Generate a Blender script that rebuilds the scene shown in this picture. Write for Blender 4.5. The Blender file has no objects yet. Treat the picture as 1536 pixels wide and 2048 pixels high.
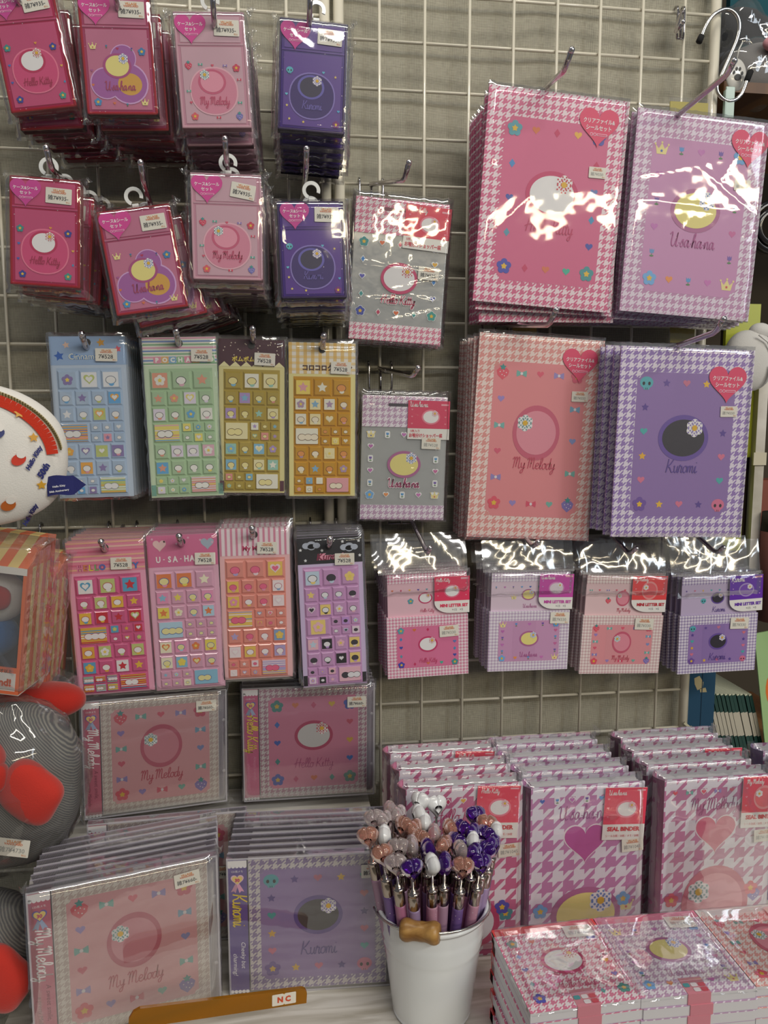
import bpy, math, random
from mathutils import Vector, Matrix, noise
random.seed(7)
S = bpy.context.scene
C = S.collection
PI = math.pi

# ------------------------------------------------------------------ camera
CAM = Vector((-.1125, -.885, -.4592))
FPX = 1538.0
_w = Vector((.1197, -.1318, -.0091))
RM = Matrix.Rotation(_w.length, 3, _w.normalized()) @ Matrix(((1, 0, 0), (0, 0, -1), (0, 1, 0)))   # rows: right, down, forward
cd = bpy.data.cameras.new('camera'); cam = bpy.data.objects.new('camera', cd); C.objects.link(cam)
cd.sensor_fit = 'VERTICAL'; cd.sensor_height = 24; cd.lens = FPX / 2048 * 24; cd.clip_start = .02
cm = Matrix((RM[0], -RM[1], -RM[2])).transposed().to_4x4(); cm.translation = CAM
cam.matrix_world = cm
S.camera = cam
S.view_settings.view_transform = 'Standard'; S.view_settings.look = 'None'; S.view_settings.gamma = 1
S.view_settings.use_curve_mapping = False
S.view_settings.exposure = 0.18
S.cycles.max_bounces = 12; S.cycles.transparent_max_bounces = 20; S.cycles.glossy_bounces = 3; S.cycles.diffuse_bounces = 3
S.cycles.transmission_bounces = 12; S.cycles.caustics_reflective = False; S.cycles.caustics_refractive = False
S.cycles.sample_clamp_indirect = 4

# ------------------------------------------------------------------ world and lamps
wd = bpy.data.worlds.new('world'); S.world = wd; wd.use_nodes = True
wd.node_tree.nodes['Background'].inputs[0].default_value = (.9, .93, 1.0, 1)
wd.node_tree.nodes['Background'].inputs[1].default_value = .11
def area(name, loc, target, sx, sy, energy, col):
    l = bpy.data.lights.new(name, 'AREA'); l.shape = 'RECTANGLE'; l.size = sx; l.size_y = sy; l.energy = energy; l.color = col
    o = bpy.data.objects.new(name, l); C.objects.link(o); o.location = loc
    o.rotation_euler = (Vector(target) - Vector(loc)).to_track_quat('-Z', 'Y').to_euler(); return o
area('ceiling_lamp', (-.15, -.5, .95), (-.1, -.1, -.9), 1.3, .07, 6.6, (1, .95, .84))
area('ceiling_lamp_rear', (1.0, -2.4, 1.0), (0, 0, -.4), 2.2, .12, 23, (1, .97, .92))
area('ceiling_lamp_warm', (2.5, -4.6, 1.05), (.1, 0, -.3), 5.0, .10, 52, (1, .86, .6))
area('ceiling_lamp_far', (2.5, -3.0, 1.0), (.2, 0, -.4), .3, 2.2, 12, (.8, .9, 1))

# ------------------------------------------------------------------ pixel of the photograph + depth plane -> point in the shop
def P(px, py, y):
    d = RM.transposed() @ Vector(((px - 768) / FPX, (py - 1024) / FPX, 1)); return CAM + d * ((y - CAM.y) / d.y)
def Pz(px, py, z):
    d = RM.transposed() @ Vector(((px - 768) / FPX, (py - 1024) / FPX, 1)); return CAM + d * ((z - CAM.z) / d.z)
def frame(tl, tr, bl, y, ytr=None, ybl=None):
    """three photo corners of a flat thing -> its matrix (origin top centre, x right, z up, y into the wall), width, height"""
    a = P(*tl, y); b = P(*tr, y if ytr is None else ytr); c = P(*bl, y if ybl is None else ybl)
    X = (b - a); w = X.length; X.normalize(); Z = a - c; h = Z.length; Z = (Z - X * Z.dot(X)).normalized(); Y = Z.cross(X)
    m = Matrix((X, Y, Z)).transposed().to_4x4(); m.translation = (a + b) / 2
    return m, w, h

# ------------------------------------------------------------------ colours and materials
def lin(h, a=1.0):
    if not isinstance(h, str): return tuple(h) if len(h) == 4 else (*h, 1)
    h = h.lstrip('#'); v = [int(h[i:i + 2], 16) / 255 for i in (0, 2, 4)]
    return tuple((x / 12.92 if x <= .04045 else ((x + .055) / 1.055) ** 2.4) for x in v) + (a,)
MATS = {}
def newmat(name):
    m = bpy.data.materials.new(name); m.use_nodes = True; n = m.node_tree; n.nodes.clear()
    o = n.nodes.new('ShaderNodeOutputMaterial'); return m, n, o
def N(n, t, **k):
    x = n.nodes.new(t)
    for a, b in k.items(): setattr(x, a, b)
    return x
def mth(n, op, a, b=None, c=None):
    x = N(n, 'ShaderNodeMath', operation=op)
    for i, v in enumerate((a, b, c)):
        if v is None: continue
        if isinstance(v, (int, float)): x.inputs[i].default_value = v
        else: n.links.new(v, x.inputs[i])
    return x.outputs[0]
def bump(n, scale, strength, dist=.001, detail=3, coord='Object', stretch=(1, 1, 1)):
    tc = N(n, 'ShaderNodeTexCoord'); mp = N(n, 'ShaderNodeMapping'); mp.inputs['Scale'].default_value = stretch
    no = N(n, 'ShaderNodeTexNoise'); no.inputs['Scale'].default_value = scale; no.inputs['Detail'].default_value = detail
    n.links.new(tc.outputs[coord], mp.inputs[0]); n.links.new(mp.outputs[0], no.inputs['Vector'])
    b = N(n, 'ShaderNodeBump'); b.inputs['Strength'].default_value = strength; b.inputs['Distance'].default_value = dist
    n.links.new(no.outputs[0], b.inputs['Height']); return b.outputs[0]
def colmat(name, rough, coat=0, metal=0, bmp=None, sheen=0):
    """reads the colour each face was given when it was built"""
    m, n, o = newmat(name); p = N(n, 'ShaderNodeBsdfPrincipled'); a = N(n, 'ShaderNodeAttribute', attribute_name='Col')
    n.links.new(a.outputs['Color'], p.inputs['Base Color']); p.inputs['Roughness'].default_value = rough
    p.inputs['Coat Weight'].default_value = coat; p.inputs['Coat Roughness'].default_value = .08; p.inputs['Metallic'].default_value = metal
    if sheen: p.inputs['Sheen Weight'].default_value = sheen
    if bmp: n.links.new(bump(n, *bmp), p.inputs['Normal'])
    n.links.new(p.outputs[0], o.inputs[0]); MATS[name] = m
colmat('ink', .5); colmat('gloss', .22, .5); colmat('matte', .85); colmat('metal', .16, 0, 1); colmat('card', .45, .15)
colmat('cloth', .95, 0, 0, (900, .5, .0006), .3); colmat('puff', .35, .8, 0, (500, .15, .0004))
def tint(name, fac, rough=.2, glit=0, tcol=None, bmp=None):
    m, n, o = newmat(name); a = N(n, 'ShaderNodeAttribute', attribute_name='Col'); p = N(n, 'ShaderNodeBsdfPrincipled')
    p.inputs['Roughness'].default_value = rough; p.inputs['Coat Weight'].default_value = .4; p.inputs['Coat Roughness'].default_value = .06
    src = a.outputs['Color']
    if glit:
        tc = N(n, 'ShaderNodeTexCoord'); v = N(n, 'ShaderNodeTexVoronoi'); v.inputs['Scale'].default_value = 420
        n.links.new(tc.outputs['Object'], v.inputs['Vector'])
        wn = N(n, 'ShaderNodeTexWhiteNoise'); n.links.new(v.outputs['Position'], wn.inputs['Vector'])
        f = mth(n, 'MULTIPLY', mth(n, 'LESS_THAN', v.outputs['Distance'], .17), mth(n, 'LESS_THAN', wn.outputs['Value'], glit))
        mx = N(n, 'ShaderNodeMix', data_type='RGBA'); n.links.new(f, mx.inputs[0]); n.links.new(src, mx.inputs[6]); mx.inputs[7].default_value = (.95, .8, .9, 1); src = mx.outputs[2]
    n.links.new(src, p.inputs['Base Color'])
    if bmp: n.links.new(bump(n, *bmp), p.inputs['Normal'])
    t = N(n, 'ShaderNodeBsdfTransparent')
    if tcol: t.inputs[0].default_value = tcol
    else: n.links.new(a.outputs['Color'], t.inputs[0])
    mx = N(n, 'ShaderNodeMixShader'); mx.inputs[0].default_value = fac
    n.links.new(t.outputs[0], mx.inputs[1]); n.links.new(p.outputs[0], mx.inputs[2]); n.links.new(mx.outputs[0], o.inputs[0]); MATS[name] = m
tint('plastic', .72, .18, .22); tint('plastic_plain', .8, .3); tint('amber', .33, .12, 0)
tint('clearsheet', .42, .2, 0, (.95, .95, .95, 1), (60, .4, .002)); tint('jewel', .38, .08, 0, (.93, .92, .95, 1)); m_, n_, o_ = newmat('gem'); a_ = N(n_, 'ShaderNodeAttribute', attribute_name='Col'); p_ = N(n_, 'ShaderNodeBsdfPrincipled'); p_.inputs['Roughness'].default_value = .02; p_.inputs['Transmission Weight'].default_value = .74; p_.inputs['IOR'].default_value = 1.48; n_.links.new(a_.outputs['Color'], p_.inputs['Base Color']); n_.links.new(p_.outputs[0], o_.inputs[0]); MATS['gem'] = m_
def film(name, k=1.0, rough=.05, sc=45, st=.5, dist=.0025, base=.02, stretch=(1, 1, .6), milk=.03):
    m, n, o = newmat(name)
    b = bump(n, sc, st, dist, 3, 'Object', stretch)
    fr = N(n, 'ShaderNodeFresnel'); fr.inputs[0].default_value = 1.5; n.links.new(b, fr.inputs['Normal'])
    g = N(n, 'ShaderNodeBsdfGlossy'); g.inputs['Roughness'].default_value = rough; n.links.new(b, g.inputs['Normal'])
    t = N(n, 'ShaderNodeBsdfTransparent'); t.inputs[0].default_value = (.985, .985, .985, 1)
    df = N(n, 'ShaderNodeBsdfDiffuse'); df.inputs[0].default_value = (.9, .9, .9, 1)
    m0 = N(n, 'ShaderNodeMixShader'); m0.inputs[0].default_value = milk; n.links.new(t.outputs[0], m0.inputs[1]); n.links.new(df.outputs[0], m0.inputs[2])
    f = mth(n, 'MINIMUM', mth(n, 'MULTIPLY_ADD', fr.outputs[0], k, base), .4)
    mx = N(n, 'ShaderNodeMixShader'); n.links.new(f, mx.inputs[0]); n.links.new(m0.outputs[0], mx.inputs[1]); n.links.new(g.outputs[0], mx.inputs[2])
    n.links.new(mx.outputs[0], o.inputs[0]); MATS[name] = m
film('film', .6, .04, 20, .14, .001); film('film_crisp', 1.0, .05, 14, .22, .002); film('film_crushed', 1.5, .06, 26, .7, .006, .04, (1, 1, .8), .06)
film('film_header', 2.6, .09, 12, .3, .006, .12, (1, 1, .6), .07); film('film_flat', 1.0, .04, 18, .25, .003, .02, (1, 1, 1), .02)
def houndstooth(name, c1, c2, period, rough=.45):
    m, n, o = newmat(name); uv = N(n, 'ShaderNodeUVMap'); s = N(n, 'ShaderNodeSeparateXYZ'); n.links.new(uv.outputs[0], s.inputs[0])
    u = mth(n, 'DIVIDE', s.outputs[0], period); v = mth(n, 'DIVIDE', s.outputs[1], period)
    wa = mth(n, 'LESS_THAN', mth(n, 'FLOORED_MODULO', u, 1), .5); we = mth(n, 'LESS_THAN', mth(n, 'FLOORED_MODULO', v, 1), .5)
    pk = mth(n, 'LESS_THAN', mth(n, 'FLOORED_MODULO', mth(n, 'MULTIPLY', mth(n, 'SUBTRACT', u, v), 2), 1), .5)
    f = mth(n, 'ADD', mth(n, 'MULTIPLY', pk, wa), mth(n, 'MULTIPLY', mth(n, 'SUBTRACT', 1, pk), we))
    mx = N(n, 'ShaderNodeMix', data_type='RGBA'); n.links.new(f, mx.inputs[0]); mx.inputs[6].default_value = lin(c2); mx.inputs[7].default_value = lin(c1)
    p = N(n, 'ShaderNodeBsdfPrincipled'); n.links.new(mx.outputs[2], p.inputs['Base Color']); p.inputs['Roughness'].default_value = rough
    n.links.new(p.outputs[0], o.inputs[0]); MATS[name] = m; return name
def linen():
    m, n, o = newmat('linen'); tc = N(n, 'ShaderNodeTexCoord')
    def threads(sx, sz):
        mp = N(n, 'ShaderNodeMapping'); mp.inputs['Scale'].default_value = (sx, 1, sz); n.links.new(tc.outputs['Object'], mp.inputs[0])
        no = N(n, 'ShaderNodeTexNoise'); no.inputs['Scale'].default_value = 1; no.inputs['Detail'].default_value = 2; n.links.new(mp.outputs[0], no.inputs[0]); return no.outputs[0]
    a = threads(900, 120); b = threads(120, 900)
    sp = N(n, 'ShaderNodeSeparateXYZ'); n.links.new(tc.outputs['Object'], sp.inputs[0])
    wx = mth(n, 'SINE', mth(n, 'MULTIPLY', sp.outputs[0], 2 * PI / .00125)); wz = mth(n, 'SINE', mth(n, 'MULTIPLY', sp.outputs[2], 2 * PI / .00125))
    gap = mth(n, 'MULTIPLY', mth(n, 'MULTIPLY_ADD', wx, .5, .5), mth(n, 'MULTIPLY_ADD', wz, .5, .5))
    h = mth(n, 'ADD', mth(n, 'MULTIPLY_ADD', mth(n, 'ADD', a, b), .3, .2), mth(n, 'MULTIPLY', gap, -.55))
    cr = N(n, 'ShaderNodeValToRGB'); cr.color_ramp.elements[0].position = .12; cr.color_ramp.elements[0].color = lin('#6f6b5e')
    cr.color_ramp.elements[1].position = .55; cr.color_ramp.elements[1].color = lin('#c3bfae'); n.links.new(h, cr.inputs[0])
    p = N(n, 'ShaderNodeBsdfPrincipled'); p.inputs['Roughness'].default_value = .95; n.links.new(cr.outputs[0], p.inputs['Base Color'])
    bm = N(n, 'ShaderNodeBump'); bm.inputs['Strength'].default_value = .4; bm.inputs['Distance'].default_value = .0006; n.links.new(h, bm.inputs['Height'])
    n.links.new(bm.outputs[0], p.inputs['Normal']); n.links.new(p.outputs[0], o.inputs[0]); MATS['linen'] = m
linen()
def wood(name, c1, c2, sc, stretch, rough=.5):
    m, n, o = newmat(name); tc = N(n, 'ShaderNodeTexCoord'); mp = N(n, 'ShaderNodeMapping'); mp.inputs['Scale'].default_value = stretch
    no = N(n, 'ShaderNodeTexNoise'); no.inputs['Scale'].default_value = sc; no.inputs['Detail'].default_value = 6; no.inputs['Distortion'].default_value = .6
    n.links.new(tc.outputs['Object'], mp.inputs[0]); n.links.new(mp.outputs[0], no.inputs[0])
    cr = N(n, 'ShaderNodeValToRGB'); cr.color_ramp.elements[0].position = .38; cr.color_ramp.elements[0].color = lin(c1); cr.color_ramp.elements[1].position = .58; cr.color_ramp.elements[1].color = lin(c2)
    n.links.new(no.outputs[0], cr.inputs[0]); p = N(n, 'ShaderNodeBsdfPrincipled'); n.links.new(cr.outputs[0], p.inputs['Base Color']); p.inputs['Roughness'].default_value = rough
    n.links.new(p.outputs[0], o.inputs[0]); MATS[name] = m
wood('white_wood', '#bdb6a8', '#e4dfd6', 9, (1, 9, 1)); wood('grip_wood', '#8a6030', '#c79a58', 60, (.25, 1, 1), .35); wood('brown_wood', '#5d3c22', '#8d6238', 20, (1, .2, .2), .5)
def denim():
    m, n, o = newmat('denim'); tc = N(n, 'ShaderNodeTexCoord'); sp = N(n, 'ShaderNodeSeparateXYZ'); n.links.new(tc.outputs['Object'], sp.inputs[0])
    dn = N(n, 'ShaderNodeTexNoise'); dn.inputs['Scale'].default_value = 60; n.links.new(tc.outputs['Object'], dn.inputs[0])
    w = mth(n, 'SINE', mth(n, 'MULTIPLY', mth(n, 'ADD', mth(n, 'MULTIPLY_ADD', dn.outputs[0], .003, sp.outputs[0]), mth(n, 'MULTIPLY', sp.outputs[2], .8)), 2 * PI / .0021))
    cr = N(n, 'ShaderNodeValToRGB'); cr.color_ramp.elements[0].color = lin('#5e5e60'); cr.color_ramp.elements[1].color = lin('#8a8882'); cr.color_ramp.elements[0].position = .25; cr.color_ramp.elements[1].position = .9
    n.links.new(mth(n, 'MULTIPLY_ADD', w, .5, .5), cr.inputs[0]); p = N(n, 'ShaderNodeBsdfPrincipled'); p.inputs['Roughness'].default_value = .9
    n.links.new(cr.outputs[0], p.inputs['Base Color']); n.links.new(p.outputs[0], o.inputs[0]); MATS['denim'] = m
denim()
houndstooth('ht_K', '#d9628f', '#f4dfe8', .0085); houndstooth('ht_U', '#c48fb8', '#e9dcec', .0085); houndstooth('ht_M', '#e79a96', '#f6e0da', .0085); houndstooth('ht_R', '#9a7cc0', '#ebe2f2', .0085)
houndstooth('hs_K', '#dc87a8', '#f6e8ef', .0036); houndstooth('hs_U', '#c3accb', '#f0eaf3', .0036); houndstooth('hs_M', '#d6b0b4', '#f5e9e6', .0036); houndstooth('hs_R', '#9e8cbc', '#eee8f4', .0036)
houndstooth('hb_K', '#cf6c98', '#efe6f2', .021); houndstooth('hb_U', '#c785b8', '#ece6f4', .021); houndstooth('hb_M', '#c97aa6', '#ece6f2', .021)
houndstooth('hc_K', '#c991ab', '#f5edf0', .0062); houndstooth('hc_M', '#d2bdb8', '#efe6de', .0062); houndstooth('hc_R', '#9d88ba', '#eee6e8', .0075)
houndstooth('hd_K', '#e07f9f', '#f8eef2', .0066); houndstooth('hd_U', '#c7a3c4', '#f3ecf5', .0066); houndstooth('hd_M', '#eda9a5', '#f8ece8', .0066)

# ------------------------------------------------------------------ mesh builder
class B:
    def __init__(s): s.v = []; s.f = []; s.m = []; s.c = []; s.uv = []; s.names = []; s.sm = []
    def mi(s, n):
        if n not in s.names: s.names.append(n)
        return s.names.index(n)
    def face(s, pts, mat, col=(1, 1, 1, 1), uv=None, smooth=False):
        i = len(s.v); s.v += [tuple(p) for p in pts]; s.f.append(tuple(range(i, i + len(pts)))); s.m.append(s.mi(mat)); s.c.append(lin(col)); s.uv.append(uv or [(p[0], p[2]) for p in pts]); s.sm.append(smooth)
    def mesh(s, vs, fs, mat, col=(1, 1, 1, 1), smooth=True):
        i = len(s.v); s.v += [tuple(p) for p in vs]; k = s.mi(mat); col = lin(col)
        for f in fs:
            s.f.append(tuple(i + j for j in f)); s.m.append(k); s.c.append(col); s.uv.append([(vs[j][0], vs[j][2]) for j in f]); s.sm.append(smooth)
    def box(s, x0, x1, y0, y1, z0, z1, mat, col=(1, 1, 1, 1), bev=0):
        if bev:
            b = bev; vs = []; rings = []
            for (yy, ins) in ((y0, b), (y0 + b * .7, b * .25), (y0 + b, 0) if y1 - y0 > 2 * b else ((y0 + y1) / 2, 0), (y1 - b, 0) if y1 - y0 > 2 * b else ((y0 + y1) / 2, 0), (y1, b)):
                r = max(b, 1e-5) + .0
                pts = rrect((x0 + x1) / 2, (z0 + z1) / 2, (x1 - x0) - 2 * ins, (z1 - z0) - 2 * ins, r * 1.2, 3)
                rings.append([(px, yy, pz) for px, pz in pts])
            n = len(rings[0]); fs = []
            for r in rings: vs += r
            for k in range(len(rings) - 1):
                for j in range(n): fs.append((k * n + j, k * n + (j + 1) % n, (k + 1) * n + (j + 1) % n, (k + 1) * n + j))
            s.mesh(vs, fs, mat, col, False); s.mesh(rings[0], [tuple(range(n))], mat, col, False); s.mesh(rings[-1], [tuple(reversed(range(n)))], mat, col, False); return
        p = [(x, y, z) for x in (x0, x1) for y in (y0, y1) for z in (z0, z1)]
        for q in ((0, 1, 5, 4), (2, 6, 7, 3), (0, 2, 3, 1), (4, 5, 7, 6), (0, 4, 6, 2), (1, 3, 7, 5)):
            pts = [p[j] for j in q]; ax = 0 if q in ((0, 2, 3, 1), (4, 5, 7, 6)) else 1
            uv = [(a[1], a[2]) for a in pts] if ax == 0 else ([(a[0], a[1]) for a in pts] if q in ((0, 4, 6, 2), (1, 3, 7, 5)) else None)
            s.face(pts, mat, col, uv)
    def tube(s, path, r, mat, col=(1, 1, 1, 1), n=10, cap=True, rad=None):
        path = [Vector(p) for p in path]; vs = []; up = None
        for i, p in enumerate(path):
            t = (path[min(i + 1, len(path) - 1)] - path[max(i - 1, 0)]).normalized()
            if up is None: up = t.orthogonal().normalized()
            up = (up - t * up.dot(t)).normalized(); sd = t.cross(up); rr = rad[i] if rad else r
            vs += [p + (up * math.cos(2 * PI * k / n) + sd * math.sin(2 * PI * k / n)) * rr for k in range(n)]
        fs = [(i * n + k, i * n + (k + 1) % n, (i + 1) * n + (k + 1) % n, (i + 1) * n + k) for i in range(len(path) - 1) for k in range(n)]
        if cap: fs += [tuple(reversed(range(n))), tuple(range(len(vs) - n, len(vs)))]
        s.mesh(vs, fs, mat, col)
    def lathe(s, prof, mat, col=(1, 1, 1, 1), n=32, c=(0, 0, 0), axis='z'):
        vs = []
        for r, h in prof:
            for k in range(n):
                a = 2 * PI * k / n; q = (r * math.cos(a), r * math.sin(a), h)
                if axis == 'x': q = (h, r * math.cos(a), r * math.sin(a))
                if axis == 'y': q = (r * math.cos(a), h, r * math.sin(a))
                vs.append((q[0] + c[0], q[1] + c[1], q[2] + c[2]))
        fs = [(i * n + k, i * n + (k + 1) % n, (i + 1) * n + (k + 1) % n, (i + 1) * n + k) for i in range(len(prof) - 1) for k in range(n)]
        s.mesh(vs, fs, mat, col)
    def blob(s, c, r, mat, col=(1, 1, 1, 1), nu=24, nv=16, p=1.0, rot=None, nz=0, ns=12, sd=0):
        vs = []
        for i in range(nv + 1):
            th = PI * i / nv
            for k in range(nu):
                a = 2 * PI * k / nu; f = lambda t: math.copysign(abs(t) ** p, t)
                q = Vector((f(math.sin(th)) * f(math.cos(a)) * r[0], f(math.sin(th)) * f(math.sin(a)) * r[1], f(math.cos(th)) * r[2]))
                if nz: q *= 1 + nz * noise.noise(q * ns + Vector((sd, sd, 0)))
                if rot: q = rot @ q
                vs.append(q + Vector(c))
        s.mesh(vs, [(i * nu + k, (i + 1) * nu + k, (i + 1) * nu + (k + 1) % nu, i * nu + (k + 1) % nu) for i in range(nv) for k in range(nu)], mat, col)
    def build(s, name, parent=None, mw=None):
        me = bpy.data.meshes.new(name); me.from_pydata(s.v, [], s.f)
        for nme in s.names: me.materials.append(MATS[nme])
        me.polygons.foreach_set('material_index', s.m); me.polygons.foreach_set('use_smooth', s.sm)
        at = me.color_attributes.new('Col', 'FLOAT_COLOR', 'CORNER'); cl = []; uvs = []
        for f, c, u in zip(s.f, s.c, s.uv):
            for j in range(len(f)): cl += c; uvs += u[j]
        at.data.foreach_set('color', cl); ul = me.uv_layers.new(name='UVMap'); ul.data.foreach_set('uv', uvs); me.update()
        o = bpy.data.objects.new(name, me); C.objects.link(o)
        if parent: o.parent = parent
        if mw is not None: o.matrix_world = mw
        return o
    # ---- flat print in the x,z plane, lying in front of y = Y by layer steps
    Y = 0.0
    def art(s, pts, layer, col, mat='ink', T=None):
        y = s.Y - .00012 * layer
        if T: pts = [T(p) for p in pts]
        s.face([(p[0], y, p[1]) for p in pts], mat, col)
def rrect(cx, cz, w, h, r, n=4):
    o = []; r = min(r, w / 2 - 1e-6, h / 2 - 1e-6)
    for (sx, sz, a0) in ((1, 1, 0), (-1, 1, 90), (-1, -1, 180), (1, -1, 270)):
        for k in range(n + 1):
            a = math.radians(a0 + 90 * k / n); o.append((cx + sx * (w / 2 - r) + r * math.cos(a), cz + sz * (h / 2 - r) + r * math.sin(a)))
    return o
def notch(cx, cz, w, h, r):
    o = []
    for (sx, sz, a0, d) in ((1, 1, 270, -1), (-1, 1, 0, -1), (-1, -1, 90, -1), (1, -1, 180, -1)):
        for k in range(5):
            a = math.radians(a0 + d * 90 * k / 4); o.append((cx + sx * w / 2 + r * math.cos(a), cz + sz * h / 2 + r * math.sin(a)))
    return o
def ell(cx, cz, rx, rz=None, n=24, rot=0, p=1):
    rz = rz or rx; c, s_ = math.cos(rot), math.sin(rot); o = []
    for k in range(n):
        a = 2 * PI * k / n; x = math.copysign(abs(math.cos(a)) ** p, math.cos(a)) * rx; z = math.copysign(abs(math.sin(a)) ** p, math.sin(a)) * rz
        o.append((cx + x * c - z * s_, cz + x * s_ + z * c))
    return o
def heart(cx, cz, s_, n=28, rot=0):
    o = []
    for k in range(n):
        t = 2 * PI * k / n; x = 16 * math.sin(t) ** 3 / 17; z = (13 * math.cos(t) - 5 * math.cos(2 * t) - 2 * math.cos(3 * t) - math.cos(4 * t) + 2.5) / 17
        o.append((cx + s_ * (x * math.cos(rot) - z * math.sin(rot)), cz + s_ * (x * math.sin(rot) + z * math.cos(rot))))
    return o
def star(cx, cz, s_, n=5, inner=.5, rot=0):
    return [(cx + s_ * (1 if k % 2 == 0 else inner) * math.cos(PI / 2 + rot + PI * k / n), cz + s_ * (1 if k % 2 == 0 else inner) * math.sin(PI / 2 + rot + PI * k / n)) for k in range(2 * n)]
def flower(b, cx, cz, s_, c1, c2, L, n=5, rot=0, white=None):
    if white:
        for k in range(n): a = PI / 2 + rot + 2 * PI * k / n; b.art(ell(cx + s_ * .55 * math.cos(a), cz + s_ * .55 * math.sin(a), s_ * .52, n=12), L, white)
    for k in range(n):
        a = PI / 2 + rot + 2 * PI * k / n; b.art(ell(cx + s_ * .55 * math.cos(a), cz + s_ * .55 * math.sin(a), s_ * .42, n=12), L + 1 + k * .08, c1)
    b.art(star(cx, cz, s_ * .42, 5, .6), L + 2, c2)
def gflower(b, cx, cz, s_, c1, L, cc='#e8b830'):     # petals printed in small checks
    for k in range(6):
        a = PI / 6 + 2 * PI * k / 6; x = cx + s_ * .55 * math.cos(a); z = cz + s_ * .55 * math.sin(a); b.art(ell(x, z, s_ * .4, n=12), L + k * .05, '#f5f2f4')
        for i in range(-1, 2):
            for j in range(-1, 2):
                if (i + j) % 2 == 0: b.art(rrect(x + i * s_ * .2, z + j * s_ * .2, s_ * .17, s_ * .17, s_ * .03, 1), L + 1, c1)
    b.art(ell(cx, cz, s_ * .3, n=12), L + 2, cc)
def motif(b, kind, x, z, s_, col, L=2, white=None):
    if white and kind in 'hdtc':
        f = {'h': lambda q: heart(x, z, q), 'd': lambda q: star(x, z, q, 2, .7), 't': lambda q: rrect(x, z, q * 1.5, q * 2, q * .4), 'c': lambda q: rrect(x, z, q * 2.2, q * 1.9, q * .3)}[kind]
        b.art(f(s_ * 1.45), L, white); L += 1
    if kind == 'h': b.art(heart(x, z, s_), L, col)
    elif kind == 'd': b.art([(x, z + s_), (x + s_ * .75, z), (x, z - s_), (x - s_ * .75, z)], L, col)
    elif kind == 's': b.art(star(x, z, s_), L, col)
    elif kind == 'f': flower(b, x, z, s_ * 1.9, col, '#f0c23a', L, white=white)
    elif kind == 't':
        b.art([(x - s_ * .6, z + s_), (x - s_ * .25, z + s_ * .6), (x, z + s_), (x + s_ * .25, z + s_ * .6), (x + s_ * .6, z + s_), (x + s_ * .55, z), (x, z - s_ * .2), (x - s_ * .55, z)], L, col)
        b.art(rrect(x, z - s_ * .55, s_ * .16, s_ * .7, .0001, 1), L, '#5a8a5a'); b.art(ell(x, z - s_ * .75, s_ * .55, s_ * .22, 10), L + .5, '#5a8a5a')
    elif kind == 'c':
        q = s_ * 1.7; b.art([(x - q, z + q * .55), (x - q * .45, z), (x, z + q * .8), (x + q * .45, z), (x + q, z + q * .55), (x + q * .7, z - q * .75), (x - q * .7, z - q * .75)], L, '#f2e29a')
        for dx, dz in ((-1, .6), (0, .85), (1, .6)): b.art(ell(x + dx * q, z + dz * q, q * .16, n=8), L + .5, '#f2e29a')
        b.art(star(x, z - q * .3, q * .25), L + 1, col)
    elif kind == 'b':
        q = s_ * 1.1
        for sg in (-1, 1): b.art([(x, z - q * .25), (x + sg * q * 1.2, z - q * .8), (x + sg * q * 1.3, z), (x + sg * q * 1.2, z + q * .8), (x, z + q * .25)], L + .3 * sg, col)
        b.art(ell(x, z, q * .35, n=10), L + 1, '#ece4ea')
    elif kind == 'w':
        q = s_ * 1.9; b.art([(x, z - q), (x - q * .75, z - q * .35), (x - q * .9, z + q * .25), (x - q * .5, z + q * .65), (x, z + q * .6), (x + q * .5, z + q * .65), (x + q * .9, z + q * .25), (x + q * .75, z - q * .35)], L, col)
        b.art(star(x, z + q * .75, q * .5, 5, .5), L + 1, '#3f9a9a')
        for dx, dz in ((-.4, .1), (.1, .2), (.5, 0), (-.1, -.3), (.25, -.45)): b.art(ell(x + dx * q, z + dz * q, q * .08, n=6), L + 1, '#f7eef0')
    elif kind == 'k':
        q = s_ * 1.7; b.art(ell(x, z, q, q * .85), L, col); b.art(rrect(x, z - q * .75, q * .9, q * .5, q * .15), L + .3, col)
        for sg in (-1, 1): b.art(ell(x + sg * q * .42, z - q * .12, q * .2, q * .26, 10), L + 1, '#2a2630'); b.art(rrect(x + sg * q * .12, z - q * .85, q * .08, q * .25, .0001, 1), L + 1, '#2a2630')
def emblem(b, kind, x, z, s_, L=2, flat=None):
    """plain oval badge with a checked flower; s_ = half width"""
    o, i, fl = {'K': ('#cf3f72', '#f2f0f2', '#d04a5a'), 'U': ('#b56a9c', '#efe28c', '#6a90d0'), 'M': ('#d2607c', '#ea94a6', '#7aa8a8'), 'R': ('#6d52a6', '#35313c', '#9a8ac8')}[kind]
    if flat: o, i, fl = flat
    k = {'K': .82, 'U': .8, 'M': 1.12, 'R': .86}[kind]
    b.art(ell(x, z, s_, s_ * k, 36), L, o); b.art(ell(x, z, s_ * .84, s_ * k * .8, 36), L + 1, i)
    gflower(b, x + s_ * (.42 if kind != 'M' else -.5), z + s_ * .38, s_ * .36, fl, L + 2)
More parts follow.
